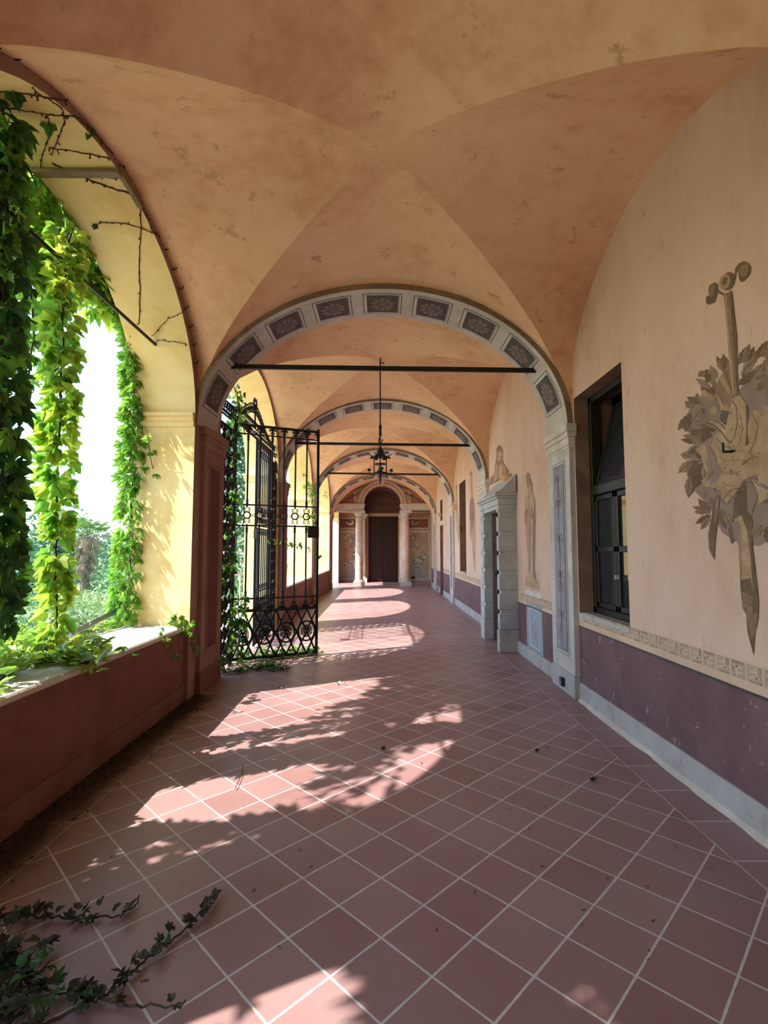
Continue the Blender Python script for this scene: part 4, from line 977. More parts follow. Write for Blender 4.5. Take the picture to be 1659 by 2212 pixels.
m.tube([pa, pb, pb+(pb-pa)*.6], .03, 4)
tag(m.build('drain_pipe', M['zinc']), 'short grey metal gutter just outside the sill of the nearest left arch', 'gutter')

# ------------------------------------------------------------------ frescoes on the right wall (children of the wall)
def fresco(name, label, mats):
    class FR:
        def __init__(s): s.m = MB(); s.k = 0
        def poly(s, pts, mi):
            s.k += 1; x = XR-.0012-.00001*s.k
            q = [on_x(px, py, XR) for px, py in pts]; s.m.poly([(x, p.y, p.z) for p in q], mi)
        def line(s, pts, wd, mi):
            for i in range(len(pts)-1):
                (ax, ay), (bx, by) = pts[i], pts[i+1]; L = math.hypot(bx-ax, by-ay) or 1; nx, ny = -(by-ay)/L*wd/2, (bx-ax)/L*wd/2
                s.poly([(ax+nx,ay+ny),(bx+nx,by+ny),(bx-nx,by-ny),(ax-nx,ay-ny)], mi)
        def disc(s, x, y, rx, ry, mi, rot=0, n=18):
            s.poly([(x+rx*math.cos(2*math.pi*i/n)*math.cos(rot)-ry*math.sin(2*math.pi*i/n)*math.sin(rot), y+rx*math.cos(2*math.pi*i/n)*math.sin(rot)+ry*math.sin(2*math.pi*i/n)*math.cos(rot)) for i in range(n)], mi)
        def leaf(s, x, y, ang, L, W, mi, vein=None):
            ca, sa = math.cos(ang), math.sin(ang); prof = [(0,.12),(.18,.75),(.30,.62),(.45,1),(.56,.74),(.70,.72),(.78,.46),(1,0)]
            P_ = [(a, w_) for a, w_ in prof]+[(a, -w_) for a, w_ in prof[-2::-1]]
            s.poly([(x+L*a*ca-W*w_*sa, y+L*a*sa+W*w_*ca) for a, w_ in P_], mi)
            if vein is not None: s.line([(x,y),(x+L*.85*ca,y+L*.85*sa)], max(1.2, L*.05), vein)
    fr = FR(); fr.done = lambda: fr.m.build(name, mats, wr, label=label)
    return fr
f = fresco('trophy_fresco', 'faded brown trophy of instruments, leaves and ribbons', [M['fd'], M['fm'], M['fl'], M['fs'], M['stonedark']])
ZA = lambda x, y: (1400+x/4.807, 540+y/4.807)
ZB = lambda x, y: (1400+x/4.4247, 950+y/4.4247)
za = lambda L: [ZA(*p) for p in L]; zb_ = lambda L: [ZB(*p) for p in L]
rad = R
# leaf sprays over a mauve shadow
f.poly([(1478,905),(1500,868),(1530,850),(1545,830),(1590,850),(1620,815),(1660,810),(1720,830),(1765,870),(1775,930),(1770,1010),(1720,1090),(1690,1150),(1640,1180),(1590,1170),(1560,1150),(1530,1090),(1500,1060),(1490,1000),(1500,960)], 3)
_r = random.Random(3)
for q in range(130):
    a = _r.uniform(1.9, 4.9) if q % 3 else _r.uniform(-1.4, 1.2); d = _r.uniform(.62, 1.0)
    X_, Y_ = 1620+118*d*math.cos(a), 965-190*d*math.sin(a)*(1 if math.sin(a) > 0 else .62)
    f.leaf(X_, Y_, math.atan2(-(math.sin(a))*1.2+_r.uniform(-.5,.9), math.cos(a)+_r.uniform(-.4,.4)), _r.uniform(24,40), _r.uniform(6,9), _r.choice((0,0,1,3)), 0 if q % 2 else None)
for (x, y, a, L, W, mi) in [(700,1260,165,180,45,0),(690,1240,130,110,40,1),(640,1280,105,110,40,0),(590,1260,140,90,40,1),(770,1240,255,105,45,1),(810,1230,250,100,35,0),
      (470,1640,220,110,48,1),(520,1600,265,115,36,1),(540,1590,205,150,40,0),(440,1700,105,200,50,0),(420,1720,125,190,42,0),(560,1640,125,190,52,1),(600,1700,110,130,42,3),(560,1880,120,180,50,1),(600,1870,105,150,44,0),(540,1880,160,100,40,0),
      (930,1190,300,240,40,0),(1000,1180,285,220,40,1),(1040,1180,290,190,36,0),(1090,1160,295,150,34,1),(1140,1120,300,210,45,0),(1170,1100,330,150,48,1),(1100,1260,345,200,55,0),(980,1320,300,240,50,3),(1060,1350,310,240,52,3),(1120,1330,345,210,50,1),(1000,1250,315,220,40,1),(950,1400,320,240,50,0),(1130,1450,330,220,60,1),(1200,1200,320,190,50,1),(1230,1340,300,200,55,0),(1280,1500,300,260,60,1),(1350,1300,320,240,60,0)]:
    X_, Y_ = ZA(x, y); f.leaf(X_, Y_, rad(a), L/4.807, W/4.807, mi, 0 if mi else None)
for (x, y, a, L, W, mi) in [(520,190,150,250,60,3),(470,200,120,180,55,0),(420,210,140,170,50,1),(500,230,100,150,45,0),(430,330,100,230,52,0),(400,360,95,190,42,1),(540,240,85,160,40,3),(590,200,75,120,40,1),(420,160,190,110,42,1),
      (600,700,200,190,34,1),(600,680,225,170,30,0),(590,690,180,150,30,1),(600,720,150,170,34,0),(590,740,125,150,32,1),(560,700,240,150,26,0),(680,660,60,150,40,1),(700,680,75,180,40,0),(610,650,265,110,24,1),(740,690,70,150,42,1),
      (1090,820,130,170,50,1),(1140,830,80,190,50,0),(1180,850,60,200,55,1),(1200,800,20,190,55,0),(850,700,100,300,60,3),(830,760,95,240,50,0)]:
    X_, Y_ = ZB(x, y); f.leaf(X_, Y_, rad(a), L/4.4247, W/4.4247, mi, 0 if mi else None)
# staff with scrolled head
f.poly(za([(640,370),(695,335),(730,360),(722,470),(700,540),(640,570),(605,545),(610,485),(640,470),(632,420)]), 0)
f.poly(za([(650,375),(685,350),(700,370),(690,460),(655,500),(640,470)]), 1)
f.poly(za([(725,370),(735,420),(790,450),(800,480),(740,450),(715,420)]), 0)
f.poly(za([(905,250),(910,190),(950,140),(1000,115),(1050,140),(1075,180),(1065,250),(1010,320),(970,335),(950,295),(940,230),(925,215),(915,300),(880,330)]), 0)
f.disc(*ZA(1000,210), 44/4.807, 72/4.807, 1, .3)
f.disc(*ZA(835,325), 70/4.807, 98/4.807, 0, .3); f.disc(*ZA(800,330), 56/4.807, 86/4.807, 2, .3); f.disc(*ZA(803,325), 34/4.807, 54/4.807, 1, .3); f.disc(*ZA(806,322), 18/4.807, 32/4.807, 0, .3)
f.poly(za([(850,420),(880,430),(900,640),(930,900),(935,1250),(950,1500),(900,1500),(870,1100)]), 0)
f.poly(za([(790,460),(860,430),(868,640),(890,980),(915,1300),(930,1520),(880,1520),(850,1200),(830,900),(810,640)]), 1)
f.poly(za([(800,470),(822,462),(840,800),(890,1300),(900,1500),(882,1500),(850,1180),(826,860)]), 2)
# pipes, horn, lyre
f.poly(za([(560,1480),(585,1445),(705,1540),(680,1590),(560,1530)]), 2); f.poly(za([(555,1500),(700,1590),(640,1640),(560,1570)]), 3)
f.disc(*ZA(690,1670), 90/4.807, 120/4.807, 3, .3); f.disc(*ZA(685,1665), 36/4.807, 48/4.807, 2, .2)
f.poly(za([(700,1500),(740,1330),(800,1260),(820,1290),(870,1440),(890,1600),(850,1620),(780,1560)]), 1)
f.poly(za([(740,1330),(790,1290),(860,1470),(840,1500)]), 2)
f.poly(za([(710,1500),(735,1510),(790,1610),(880,1640),(930,1620),(960,1700),(900,1850),(840,1870),(735,1760),(760,1640)]), 2)
f.poly(za([(765,1660),(920,1690),(900,1770),(835,1840),(740,1755)]), 4)
for q in range(6): f.line([ZA(775+26*q,1670+5*q), ZA(742+22*q,1752+16*q)], 1.0, 2)
# body of the bagpipe / drapery
f.poly(za([(880,1540),(960,1510),(1030,1600),(1040,1800),(1110,1660),(1190,1680),(1220,1850),(1180,2050),(1150,2212),(1100,2300),(600,2300),(560,2150),(650,2010),(720,1890),(800,1900)]), 2)
f.poly(za([(1020,1600),(1050,1640),(1040,1900),(1060,2000),(1010,2100),(1030,1850)]), 0)
f.poly(za([(600,2010),(690,1920),(660,2060),(690,2180),(640,2300),(600,2200)]), 3)
f.poly(za([(605,1785),(660,1760),(740,1790),(820,1880),(890,1990),(850,2010),(760,1890),(690,1830),(620,1800)]), 0)
f.poly(za([(620,1778),(665,1765),(745,1800),(830,1890),(885,1975),(850,1985),(760,1870),(690,1815)]), 2)
f.poly(zb_([(580,60),(700,40),(1060,60),(1130,160),(1146,330),(1040,330),(920,380),(880,460),(760,620),(690,480),(560,440),(510,390),(640,290)]), 2)
f.poly(zb_([(455,90),(545,30),(560,90),(600,250),(560,200)]), 2); f.poly(zb_([(510,390),(640,290),(600,450),(560,450)]), 2)
f.poly(zb_([(600,450),(560,60),(600,60),(690,240),(720,300),(660,400)]), 3)
f.poly(zb_([(540,460),(620,460),(680,520),(640,560),(580,530)]), 3)
for (x, y, r) in ((800,300,40),(930,210,50),(1000,150,40),(740,270,26),(860,330,30)): f.disc(*ZB(x,y), r/4.4247*.55, r/4.4247*.4, 1, .6)
f.poly(zb_([(930,420),(1000,410),(1060,520),(1000,700),(950,690)]), 3)
f.poly(zb_([(980,340),(1146,470),(1146,560),(1060,620),(1060,520)]), 2); f.disc(*ZB(1100,640), 16, 9, 3)
f.poly(zb_([(690,530),(640,560),(620,700),(580,900),(590,1050),(640,1150),(650,960),(680,720)]), 0); f.poly(zb_([(690,540),(650,560),(640,800),(660,760)]), 1)
f.poly(zb_([(830,560),(870,460),(950,430),(960,700),(1000,740),(1010,1050),(1050,1400),(1065,1550),(1060,1720),(1030,1830),(1015,2060),(985,1950),(955,1830),(945,1670),(910,1610),(890,1420),(875,1020),(800,830)]), 0)
f.poly(zb_([(830,760),(900,720),(960,900),(985,1100),(1010,1450),(900,1440),(880,1010)]), 2); f.poly(zb_([(890,1340),(990,1320),(1010,1480),(900,1440)]), 0)
f.poly(zb_([(905,1450),(1010,1500),(990,1570),(915,1610)]), 1); f.poly(zb_([(940,1590),(1000,1580),(1010,1700),(1040,1650),(1050,1780),(1000,1900),(950,1680)]), 1)
f.poly(zb_([(800,790),(870,780),(880,1010),(830,940)]), 3)
# seams, dabs and horn rims over the body
for L_, w_, mi in (([(880,1560),(930,1640),(935,1800),(900,1960)],2.2,0),([(960,1700),(990,1850),(960,2000),(900,2080)],1.8,1),([(1090,1700),(1150,1820),(1120,1990),(1060,2110)],2.4,0),([(1190,1700),(1240,1850),(1200,2040)],3,0),([(700,2010),(760,2080),(850,2100),(960,2080)],2,1),([(720,1960),(800,2040),(880,2060)],1.6,0),([(640,2040),(700,2120),(720,2190)],2,0)):
    for i in range(len(L_)-1): f.line([ZA(*L_[i]), ZA(*L_[i+1])], w_, mi)
for L_, w_, mi in (([(600,330),(700,300),(800,330),(900,300)],2,1),([(690,480),(760,430),(850,440)],1.8,1),([(730,560),(800,480),(870,460)],2,0),([(760,610),(810,520)],1.5,1),([(980,350),(1060,430),(1140,470)],2,0),([(880,460),(900,600),(890,700)],2,0),([(640,290),(560,400)],2,0),([(650,160),(760,200),(880,190)],2,1),([(900,240),(980,180),(1060,160)],2.2,0),([(880,800),(890,1000),(905,1300)],1.6,1),([(960,700),(1000,1000),(1030,1400)],2.6,0)):
    for i in range(len(L_)-1): f.line([ZB(*L_[i]), ZB(*L_[i+1])], w_, mi)
_q = random.Random(8)
for i in range(90):
    X_, Y_ = ZA(_q.uniform(720,1180), _q.uniform(1620,2260)); f.disc(X_, Y_, _q.uniform(.6,2.6), _q.uniform(.5,1.8), _q.choice((0,1,1,3)), _q.uniform(0,3), 7)
for i in range(40):
    X_, Y_ = ZB(_q.uniform(700,1000), _q.uniform(300,600)); f.disc(X_, Y_, _q.uniform(.6,2.4), _q.uniform(.5,1.6), _q.choice((0,1,1)), _q.uniform(0,3), 7)
# the half the frame cuts off
f.poly([(1655,760),(1720,720),(1790,800),(1780,960),(1740,1060),(1660,1080)], 1); f.poly([(1650,880),(1720,860),(1740,980),(1680,1060),(1640,1040)], 2)
for q in range(10): f.leaf(1690+12*q, 780+34*q, rad(-40+9*q), 60, 14, q % 2, 0)
f.done()
f = fresco('bust_fresco', 'worn brown painted bust above the stone doorway', [M['bustfresco'], M['fm'], M['figfresco']])
ZC = lambda x, y: (920+x/2.989, 760+y/2.989)
zc_ = lambda L: [ZC(*p) for p in L]
f.poly(zc_([(455,625),(470,602),(490,610),(500,640),(498,690),(505,720),(530,755),(538,775),(505,810),(470,835),(410,865),(418,815),(440,790),(448,720),(455,690)]), 0)
f.disc(*ZC(477,640), 6.5, 12, 1); f.poly(zc_([(450,730),(500,720),(520,790),(440,835)]), 2); f.line([ZC(470,700), ZC(462,830)], 2, 1); f.line([ZC(490,700), ZC(505,790)], 2, 1); f.disc(*ZC(478,660), 5, 7, 2); f.disc(*ZC(472,690), 4, 5, 2)
f.done()
f = fresco('statue_fresco', 'tall worn sand-coloured painted statue on a blue-grey painted pedestal', [M['figfresco'], M['figshade'], M['bustfresco'], M['pedestal'], M['stonemid'], M['stonelight']])
f.poly(zc_([(670,790),(690,850),(692,900),(708,960),(710,1090),(705,1400),(720,1500),(690,1490),(690,1100)]), 1)
f.poly(zc_([(645,800),(655,778),(672,785),(676,830),(670,880),(690,910),(700,980),(695,1040),(690,1100),(692,1250),(680,1380),(700,1470),(735,1490),(738,1540),(640,1510),(640,1470),(660,1440),(658,1300),(640,1160),(635,1060),(642,960),(655,880),(648,850)]), 0)
f.poly(zc_([(645,800),(655,778),(672,785),(676,830),(668,882),(650,870)]), 2); f.poly(zc_([(640,1020),(660,1010),(655,1090),(640,1110)]), 2); f.line([ZC(665,900), ZC(672,1200)], 2, 2); f.line([ZC(672,1200), ZC(668,1420)], 2, 1)
f.disc(*ZC(683,1040), 4, 14, 2)
f.poly(zc_([(640,1535),(742,1560),(748,1610),(760,1990),(655,1925),(650,1620)]), 3)
f.poly(zc_([(640,1535),(742,1560),(748,1600),(645,1575)]), 5); f.poly(zc_([(658,1632),(738,1655),(745,1950),(668,1905)]), 4); f.poly(zc_([(663,1645),(735,1667),(741,1940),(672,1895)]), 5); f.poly(zc_([(668,1658),(731,1679),(737,1928),(676,1885)]), 3)
f.line([ZC(695,1750), ZC(705,1860)], 2, 4); f.line([ZC(685,1760), ZC(695,1860)], 2, 4); f.line([ZC(712,1750), ZC(712,1860)], 2, 4)
f.done()
f = fresco('staff_fresco', 'faded painted trophy between the shuttered recess and the third pilaster', [M['figfresco'], M['figshade'], M['bustfresco']])
f.poly(zc_([(285,775),(300,772),(302,860),(305,930),(318,1000),(322,1200),(318,1420),(312,1420),(300,1250),(285,1180),(280,1000),(290,930)]), 0)
f.poly(zc_([(286,775),(300,772),(300,800),(287,805)]), 2); f.poly(zc_([(285,950),(310,945),(318,1080),(300,1160),(282,1050)]), 2); f.done()
f = fresco('vase_fresco', 'faded painted figure left of the shuttered recess', [M['figfresco'], M['figshade'], M['bustfresco']])
f.poly(zc_([(192,860),(202,855),(205,960),(212,1030),(220,1150),(215,1260),(205,1200),(195,1100),(190,960)]), 0); f.poly(zc_([(192,860),(202,855),(203,890),(194,890)]), 2); f.done()

# ------------------------------------------------------------------ leaves
HALF3 = [(0,0),(-.10,.20),(.08,.42),(.42,.52),(.50,.27),(.75,.18),(1,0)]
HALF1 = [(0,0),(.22,.15),(.5,.21),(.78,.13),(1,0)]
def leaf(m, pos, tip, nrm, L, mi=0, half=HALF3, fold=.35, droop=.2):
    u = tip.normalized(); n = nrm-u*nrm.dot(u)
    if n.length < 1e-4: n = u.orthogonal()
    n.normalize(); w = u.cross(n); b = len(m.v); k = len(half)
    for sg in (1, -1):
        for (a, c) in half: m.v.append(tuple(pos+u*(a*L)+w*(sg*c*L)+n*((fold*c-droop*a*a)*L)))
    m.f.append(tuple(b+i for i in range(k))); m.m.append(mi)
    m.f.append(tuple(b+k+i for i in range(k))[::-1]); m.m.append(mi)
def palmate(m, pos, tip, nrm, L, mi=0):
    u = tip.normalized(); n = (nrm-u*nrm.dot(u))
    n = n.normalized() if n.length > 1e-4 else u.orthogonal().normalized(); w = u.cross(n)
    for a, k in ((-75,.6),(-38,.85),(0,1),(38,.85),(75,.6)):
        leaf(m, pos, u*math.cos(R(a))+w*math.sin(R(a)), n, L*k, mi, HALF1, .3, .35)
def rv(r, s=1.0): return Vector((r.uniform(-s,s), r.uniform(-s,s), r.uniform(-s,s)))
def vine(name, path, n, spread, size, mats, label, seed, face=Vector((1,-.5,.1)), down=.75, palm=.25, group=None, stemr=.008, zsq=1.0, side=.9, cat='vine', up=None):
    rnd = random.Random(seed); path = [Vector(p) for p in path]
    seg = [(path[i+1]-path[i]).length for i in range(len(path)-1)]; tot = sum(seg)
    def at(l):
        for i, s in enumerate(seg):
            if l <= s or i == len(seg)-1: return path[i].lerp(path[i+1], min(1, l/s)), (path[i+1]-path[i]).normalized()
            l -= s
    root = thing(name, path[0] if path[0].z < path[-1].z else path[-1], label, cat, group)
    ms = MB(); K = max(6, int(tot/.12))
    ms.tube([at(tot*i/K)[0]+rv(rnd, .012) for i in range(K+1)], stemr, 5)
    m = MB()
    for i in range(n):
        p, d = at(tot*rnd.random()); sp = spread(p) if callable(spread) else spread
        off = rv(rnd); off = off*(sp/max(.3, off.length)) if off.length > 1 else off*sp
        pos = p+Vector((off.x*.7, off.y, off.z*zsq))
        tip = Vector((off.x*.6, off.y, 0)).normalized()*side+Vector((0,0,-down))+rv(rnd, .45)
        if up is not None: tip = Vector((rnd.uniform(-1,1), rnd.uniform(-1,1), up*rnd.random()))
        L = size*rnd.uniform(.6, 1.25)
        nr = face+rv(rnd, .55)
        mi = rnd.randrange(len(mats))
        if rnd.random() < palm: palmate(m, pos, tip, nr, L*1.15, mi)
        else: leaf(m, pos, tip, nr, L, mi, HALF3, .3, rnd.uniform(.1,.4))
        if rnd.random() < .35: ms.tube([p, pos], .0025, 3)
    m.build('foliage', mats, root); ms.build('stem', M['stem'], root)
    return root
XV = -2.80
def col(px, ys, X=XV, wob=10, seed=0):
    r = random.Random(seed); return [on_x(px(y) if callable(px) else px, y, X) for y in ys]
# deep shaded mass at the left edge (hangs inside the opening, nearest the viewer)
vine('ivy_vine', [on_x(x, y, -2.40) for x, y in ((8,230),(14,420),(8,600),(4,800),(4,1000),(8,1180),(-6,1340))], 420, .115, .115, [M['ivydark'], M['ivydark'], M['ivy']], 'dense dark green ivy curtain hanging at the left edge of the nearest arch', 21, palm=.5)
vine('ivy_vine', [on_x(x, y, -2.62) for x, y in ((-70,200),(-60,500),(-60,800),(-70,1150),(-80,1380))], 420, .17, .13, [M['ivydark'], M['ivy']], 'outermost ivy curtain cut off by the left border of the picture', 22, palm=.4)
# yellow-green strand
vine('ivy_vine', [on_x(x, y, -2.43) for x, y in ((150,500),(138,640),(135,760),(130,880),(126,1000),(122,1110),(118,1190),(120,1260),(118,1400))], 520, lambda p: .13 if p.z > 1.6 else .09, .10, [M['ivylime'], M['ivylime'], M['ivy']], 'long yellow-green ivy strand hanging free in the middle of the nearest arch', 23, palm=.08)
# strand on the pier edge
vine('ivy_vine', [on_x(x, y, -2.72) for x, y in ((285,560),(282,660),(290,760),(288,860),(285,960),(285,1060),(282,1150),(280,1250),(270,1340))], 1200, lambda p: .14+.05*max(0,min(1,(2.9-p.z)/1.2)), .085, [M['ivy'], M['ivy'], M['ivysill']], 'thick green ivy strand climbing the outer edge of the nearest left pier', 24, palm=.35)
vine('ivy_vine', [on_x(x, y, -2.5) for x, y in ((318,930),(330,1010),(345,1060),(338,1100),(352,1160),(368,1200))], 34, .06, .075, [M['ivy'], M['ivysill']], 'thin ivy tendril dangling across the yellow reveal of the nearest left pier', 25, palm=.8, stemr=.004)
# canopy along the outer edge of the arch
vine('ivy_vine', [on_x(x, y, -2.86) for x, y in ((0,285),(50,340),(85,420),(125,480),(165,520),(215,600),(255,640),(290,700))], 560, .19, .125, [M['ivy'], M['ivylime']], 'sunlit ivy canopy following the outer curve of the nearest left arch', 26, palm=.3)
vine('ivy_vine', [on_x(x, y, -3.0) for x, y in ((-40,380),(40,480),(100,560),(150,600),(210,650))], 300, .24, .13, [M['ivy'], M['ivylime']], 'second ivy layer behind the canopy, outside the nearest left arch', 27, palm=.3)
vine('ivy_vine', [(-2.96,2.2,3.6),(-2.96,3.0,3.85),(-2.96,3.7,4.0),(-2.96,4.3,3.98)], 560, .25, .13, [M['ivy'], M['ivylime']], 'extra ivy added at the crown of the nearest arch, garden side, to trim the sun patch', 31, palm=.3)  # added layer that cuts back the sunlight on the floor
vine('ivy_vine', [on_x(x, y, -2.84) for x, y in ((60,560),(75,700),(60,820))], 90, .18, .13, [M['ivy'], M['ivydark']], 'short hanging ivy cluster beside the dark curtain, below the rod', 28, palm=.5)
# bay 0 and unseen ivy that dapples the floor
vine('ivy_vine', [(-2.8,-.9,3.9),(-2.8,-.3,4.4),(-2.8,.2,4.0),(-2.8,.7,4.4),(-2.8,.5,4.0),(-2.8,1.1,4.0)], 1500, .34, .14, [M['ivy']], 'unseen ivy added in the arch beside the viewer to hold back the sun', 29, palm=.3)
vine('ivy_vine', [(-2.8,1.1,3.0),(-2.8,.9,2.0),(-2.8,.5,2.7),(-2.8,.1,1.6),(-2.8,-.5,2.4)], 170, .28, .12, [M['ivy']], 'unseen lower ivy added in the arch beside the viewer to dapple the floor', 129, palm=.3)
vine('ivy_vine', [(-2.72,1.8,3.2),(-2.74,2.0,2.2),(-2.72,2.3,1.2)], 420, .26, .13, [M['ivydark'], M['ivy']], 'ivy covering the near pier beside the viewer', 30, palm=.3)
# sill ivy
def spread_bed(name, pts, n, size, mats, label, seed, jx=.15, jy=.2, jz=.06, palm=.6, lift=.7, base=0.0):
    rnd = random.Random(seed); c = sum((Vector(p) for p in pts), Vector())/len(pts)
    root = thing(name, c, label, 'vine'); m = MB(); ms = MB()
    for i in range(len(pts)-1): ms.tube([Vector(pts[i]), (Vector(pts[i])+Vector(pts[i+1]))/2+Vector((rnd.uniform(-.03,.03), rnd.uniform(-.03,.03), .012)), Vector(pts[i+1])], .006, 5)
    for i in range(n):
        k = rnd.random()*(len(pts)-1); q = int(k); p = Vector(pts[q]).lerp(Vector(pts[q+1]), k-q)
        pos = p+Vector((rnd.gauss(0,jx), rnd.gauss(0,jy), abs(rnd.gauss(0,jz))+.012))
        pos.z = max(pos.z, base+.012)
        ms.tube([p, pos], .002, 3)
        tip = Vector((rnd.uniform(-1,1), rnd.uniform(-1,1), rnd.uniform(-.25,lift))); nr = Vector((0,0,1))+rv(rnd,.5)
        L = size*rnd.uniform(.6,1.2); mi = rnd.randrange(len(mats))
        if rnd.random() < palm: palmate(m, pos, tip, nr, L, mi)
        else: leaf(m, pos, tip, nr, L, mi, HALF3, .25, .15)
    m.build('foliage', mats, root); ms.build('stem', M['stem'], root); return root
S = lambda x, y: on_z(x, y, .79)
spread_bed('ivy_patch', [S(0,1470),S(60,1420),S(120,1430),S(170,1425),S(200,1440)], 210, .10, [M['ivysill'], M['ivylime']], 'bright green ivy sprawling over the near end of the sunlit sill', 41, .10, .14, .07, .5, .9, .79)
spread_bed('ivy_patch', [S(-60,1500),S(0,1420),S(60,1400),S(110,1390)], 170, .10, [M['ivysill'], M['ivylime']], 'ivy at the outer edge of the sill, left of the sprawling patch', 42, .10, .16, .07, .5, .9, .79)
spread_bed('ivy_patch', [S(160,1380),S(230,1355),S(300,1340),S(360,1330),S(400,1335)], 150, .065, [M['ivysill'], M['ivylime']], 'trailing ivy along the far end of the sunlit sill against the pier', 43, .06, .14, .035, .6, .7, .79)
vine('ivy_vine', [on_x(x, y, -2.06) for x, y in ((370,1335),(400,1345),(412,1370),(418,1400),(425,1420))], 42, .06, .07, [M['ivysill'], M['ivy']], 'ivy tuft spilling over the far end of the sill onto the pier foot', 44, palm=.7, stemr=.003)
vine('ivy_vine', [on_x(x, y, -2.055) for x, y in ((345,1350),(355,1375),(370,1395),(390,1425))], 16, .02, .04, [M['ivysill']], 'thin tendril dangling from the sill down the red parapet', 45, palm=.6, stemr=.002)
# ivy at the gate
vine('ivy_vine', [(-2.06,6.75,.05),(-2.02,6.9,.8),(-2.06,6.8,1.6),(-2.02,7.0,2.4),(-2.06,6.9,3.2),(-2.0,7.1,3.6)], 90, .11, .09, [M['ivydark'], M['ivydark'], M['ivy']], 'ivy climbing the fixed iron panel beside the open gate', 51, palm=.3)
vine('ivy_vine', [(-2.04,7.25,.1),(-1.98,7.2,.5),(-2.02,7.22,.95)], 70, .13, .10, [M['ivydark'], M['ivy']], 'big-leaved ivy at the hinge foot of the open gate', 52, palm=.3)
vine('ivy_vine', [(-2.1,7.3,3.5),(-2.15,7.7,3.7),(-2.1,7.1,3.9),(-2.05,7.5,3.3)], 46, .12, .08, [M['ivydark'], M['ivy']], 'ivy sprig over the top corner of the gate', 53, palm=.2)
fl = lambda x, y: on_z(x, y, .01)
spread_bed('ivy_patch', [fl(500,1425),fl(545,1422),fl(590,1420),fl(640,1415),fl(680,1410)], 230, .075, [M['ivy'], M['ivydark']], 'low green ivy growing along the foot of the open gate leaf', 54, .07, .10, .05, .4, .6, 0)
spread_bed('ivy_patch', [fl(480,1455),fl(520,1450),fl(560,1445),fl(590,1440),fl(615,1447)], 120, .06, [M['ivydark'], M['ivy']], 'sparse ivy runners on the tiles before the open gate', 55, .06, .06, .03, .5, .4, 0)
d_ = (tip-G0).normalized()
vine('ivy_vine', [G0+d_*(.45+.12*i)+Vector((0,0,1.72-.02*i-.016*max(0,i-4)**2)) for i in range(8)], 34, .04, .05, [M['ivysill'], M['ivy']], 'light tendril threaded through the bars of the open gate', 56, palm=.5, stemr=.003)
# ivy on the farther reveals
vine('ivy_vine', [on_y(x, y, 14.85) for x, y in ((640,975),(655,1010),(668,1040),(672,1080),(676,1130))], 190, .20, .085, [M['ivylime'], M['ivy']], 'sunlit ivy hanging on the reveal of the pier past the gate', 57, palm=.2)
vine('ivy_vine', [on_y(x, y, 19.7) for x, y in ((690,1030),(696,1050),(704,1070),(698,1060))], 90, .18, .085, [M['ivylime'], M['ivy']], 'small ivy sprays on the farthest pier reveal', 58, palm=.2)
vine('ivy_vine', [on_y(x, y, 9.95) for x, y in ((510,885),(506,905),(520,930))], 40, .12, .09, [M['ivy'], M['ivydark']], 'ivy sprig hanging from the arch above the gate crest', 59, palm=.2)
# bare tendrils on the yellow reveal of the nearest arch
def intrados(px, py, back=0.0):      # first hit of the sight line with the underside of the nearest arch
    d = ray(px, py); o = Vector((0,0,EYE)); s = 1.0
    while s < 9:
        p = o+d*s
        if XO < p.x < XL and (p.y > 5.52 or p.y < 1.96 or (p.z > 3.03 and p.z > zarch(p.y, 1.96, 5.52))): return p-d.normalized()*.015
        s += .01
    return o+d*(2.1/abs(d.x))
def tendril(pts, label, leaves=0, seed=0, r=.004):
    rnd = random.Random(seed); P_ = []
    for i in range(len(pts)-1):
        for k in range(5): P_.append(intrados(pts[i][0]+(pts[i+1][0]-pts[i][0])*k/5+rnd.uniform(-1,1), pts[i][1]+(pts[i+1][1]-pts[i][1])*k/5+rnd.uniform(-1.2,1.2)))
    P_.append(intrados(*pts[-1]))
    root = thing('bare_tendril', P_[-1], label, 'tendril', 'bare tendrils on the nearest arch')
    m = MB(); m.tube(P_, r, 5)
    for p in P_[::2]:
        m.tube([p, p+rv(rnd,.02)+Vector((0,0,-.008))], [.004,.007], 4)
    m.build('stem', M['twig'], root)
    if leaves:
        for i in range(leaves):
            m = MB(); p = rnd.choice(P_); leaf(m, p, Vector((rnd.uniform(-.4,.4),rnd.uniform(-.4,.4),-1)), Vector((1,-1,0))+rv(rnd,.5), rnd.uniform(.05,.11), 0)
            m.build('leaf', M['ivydark'], root)
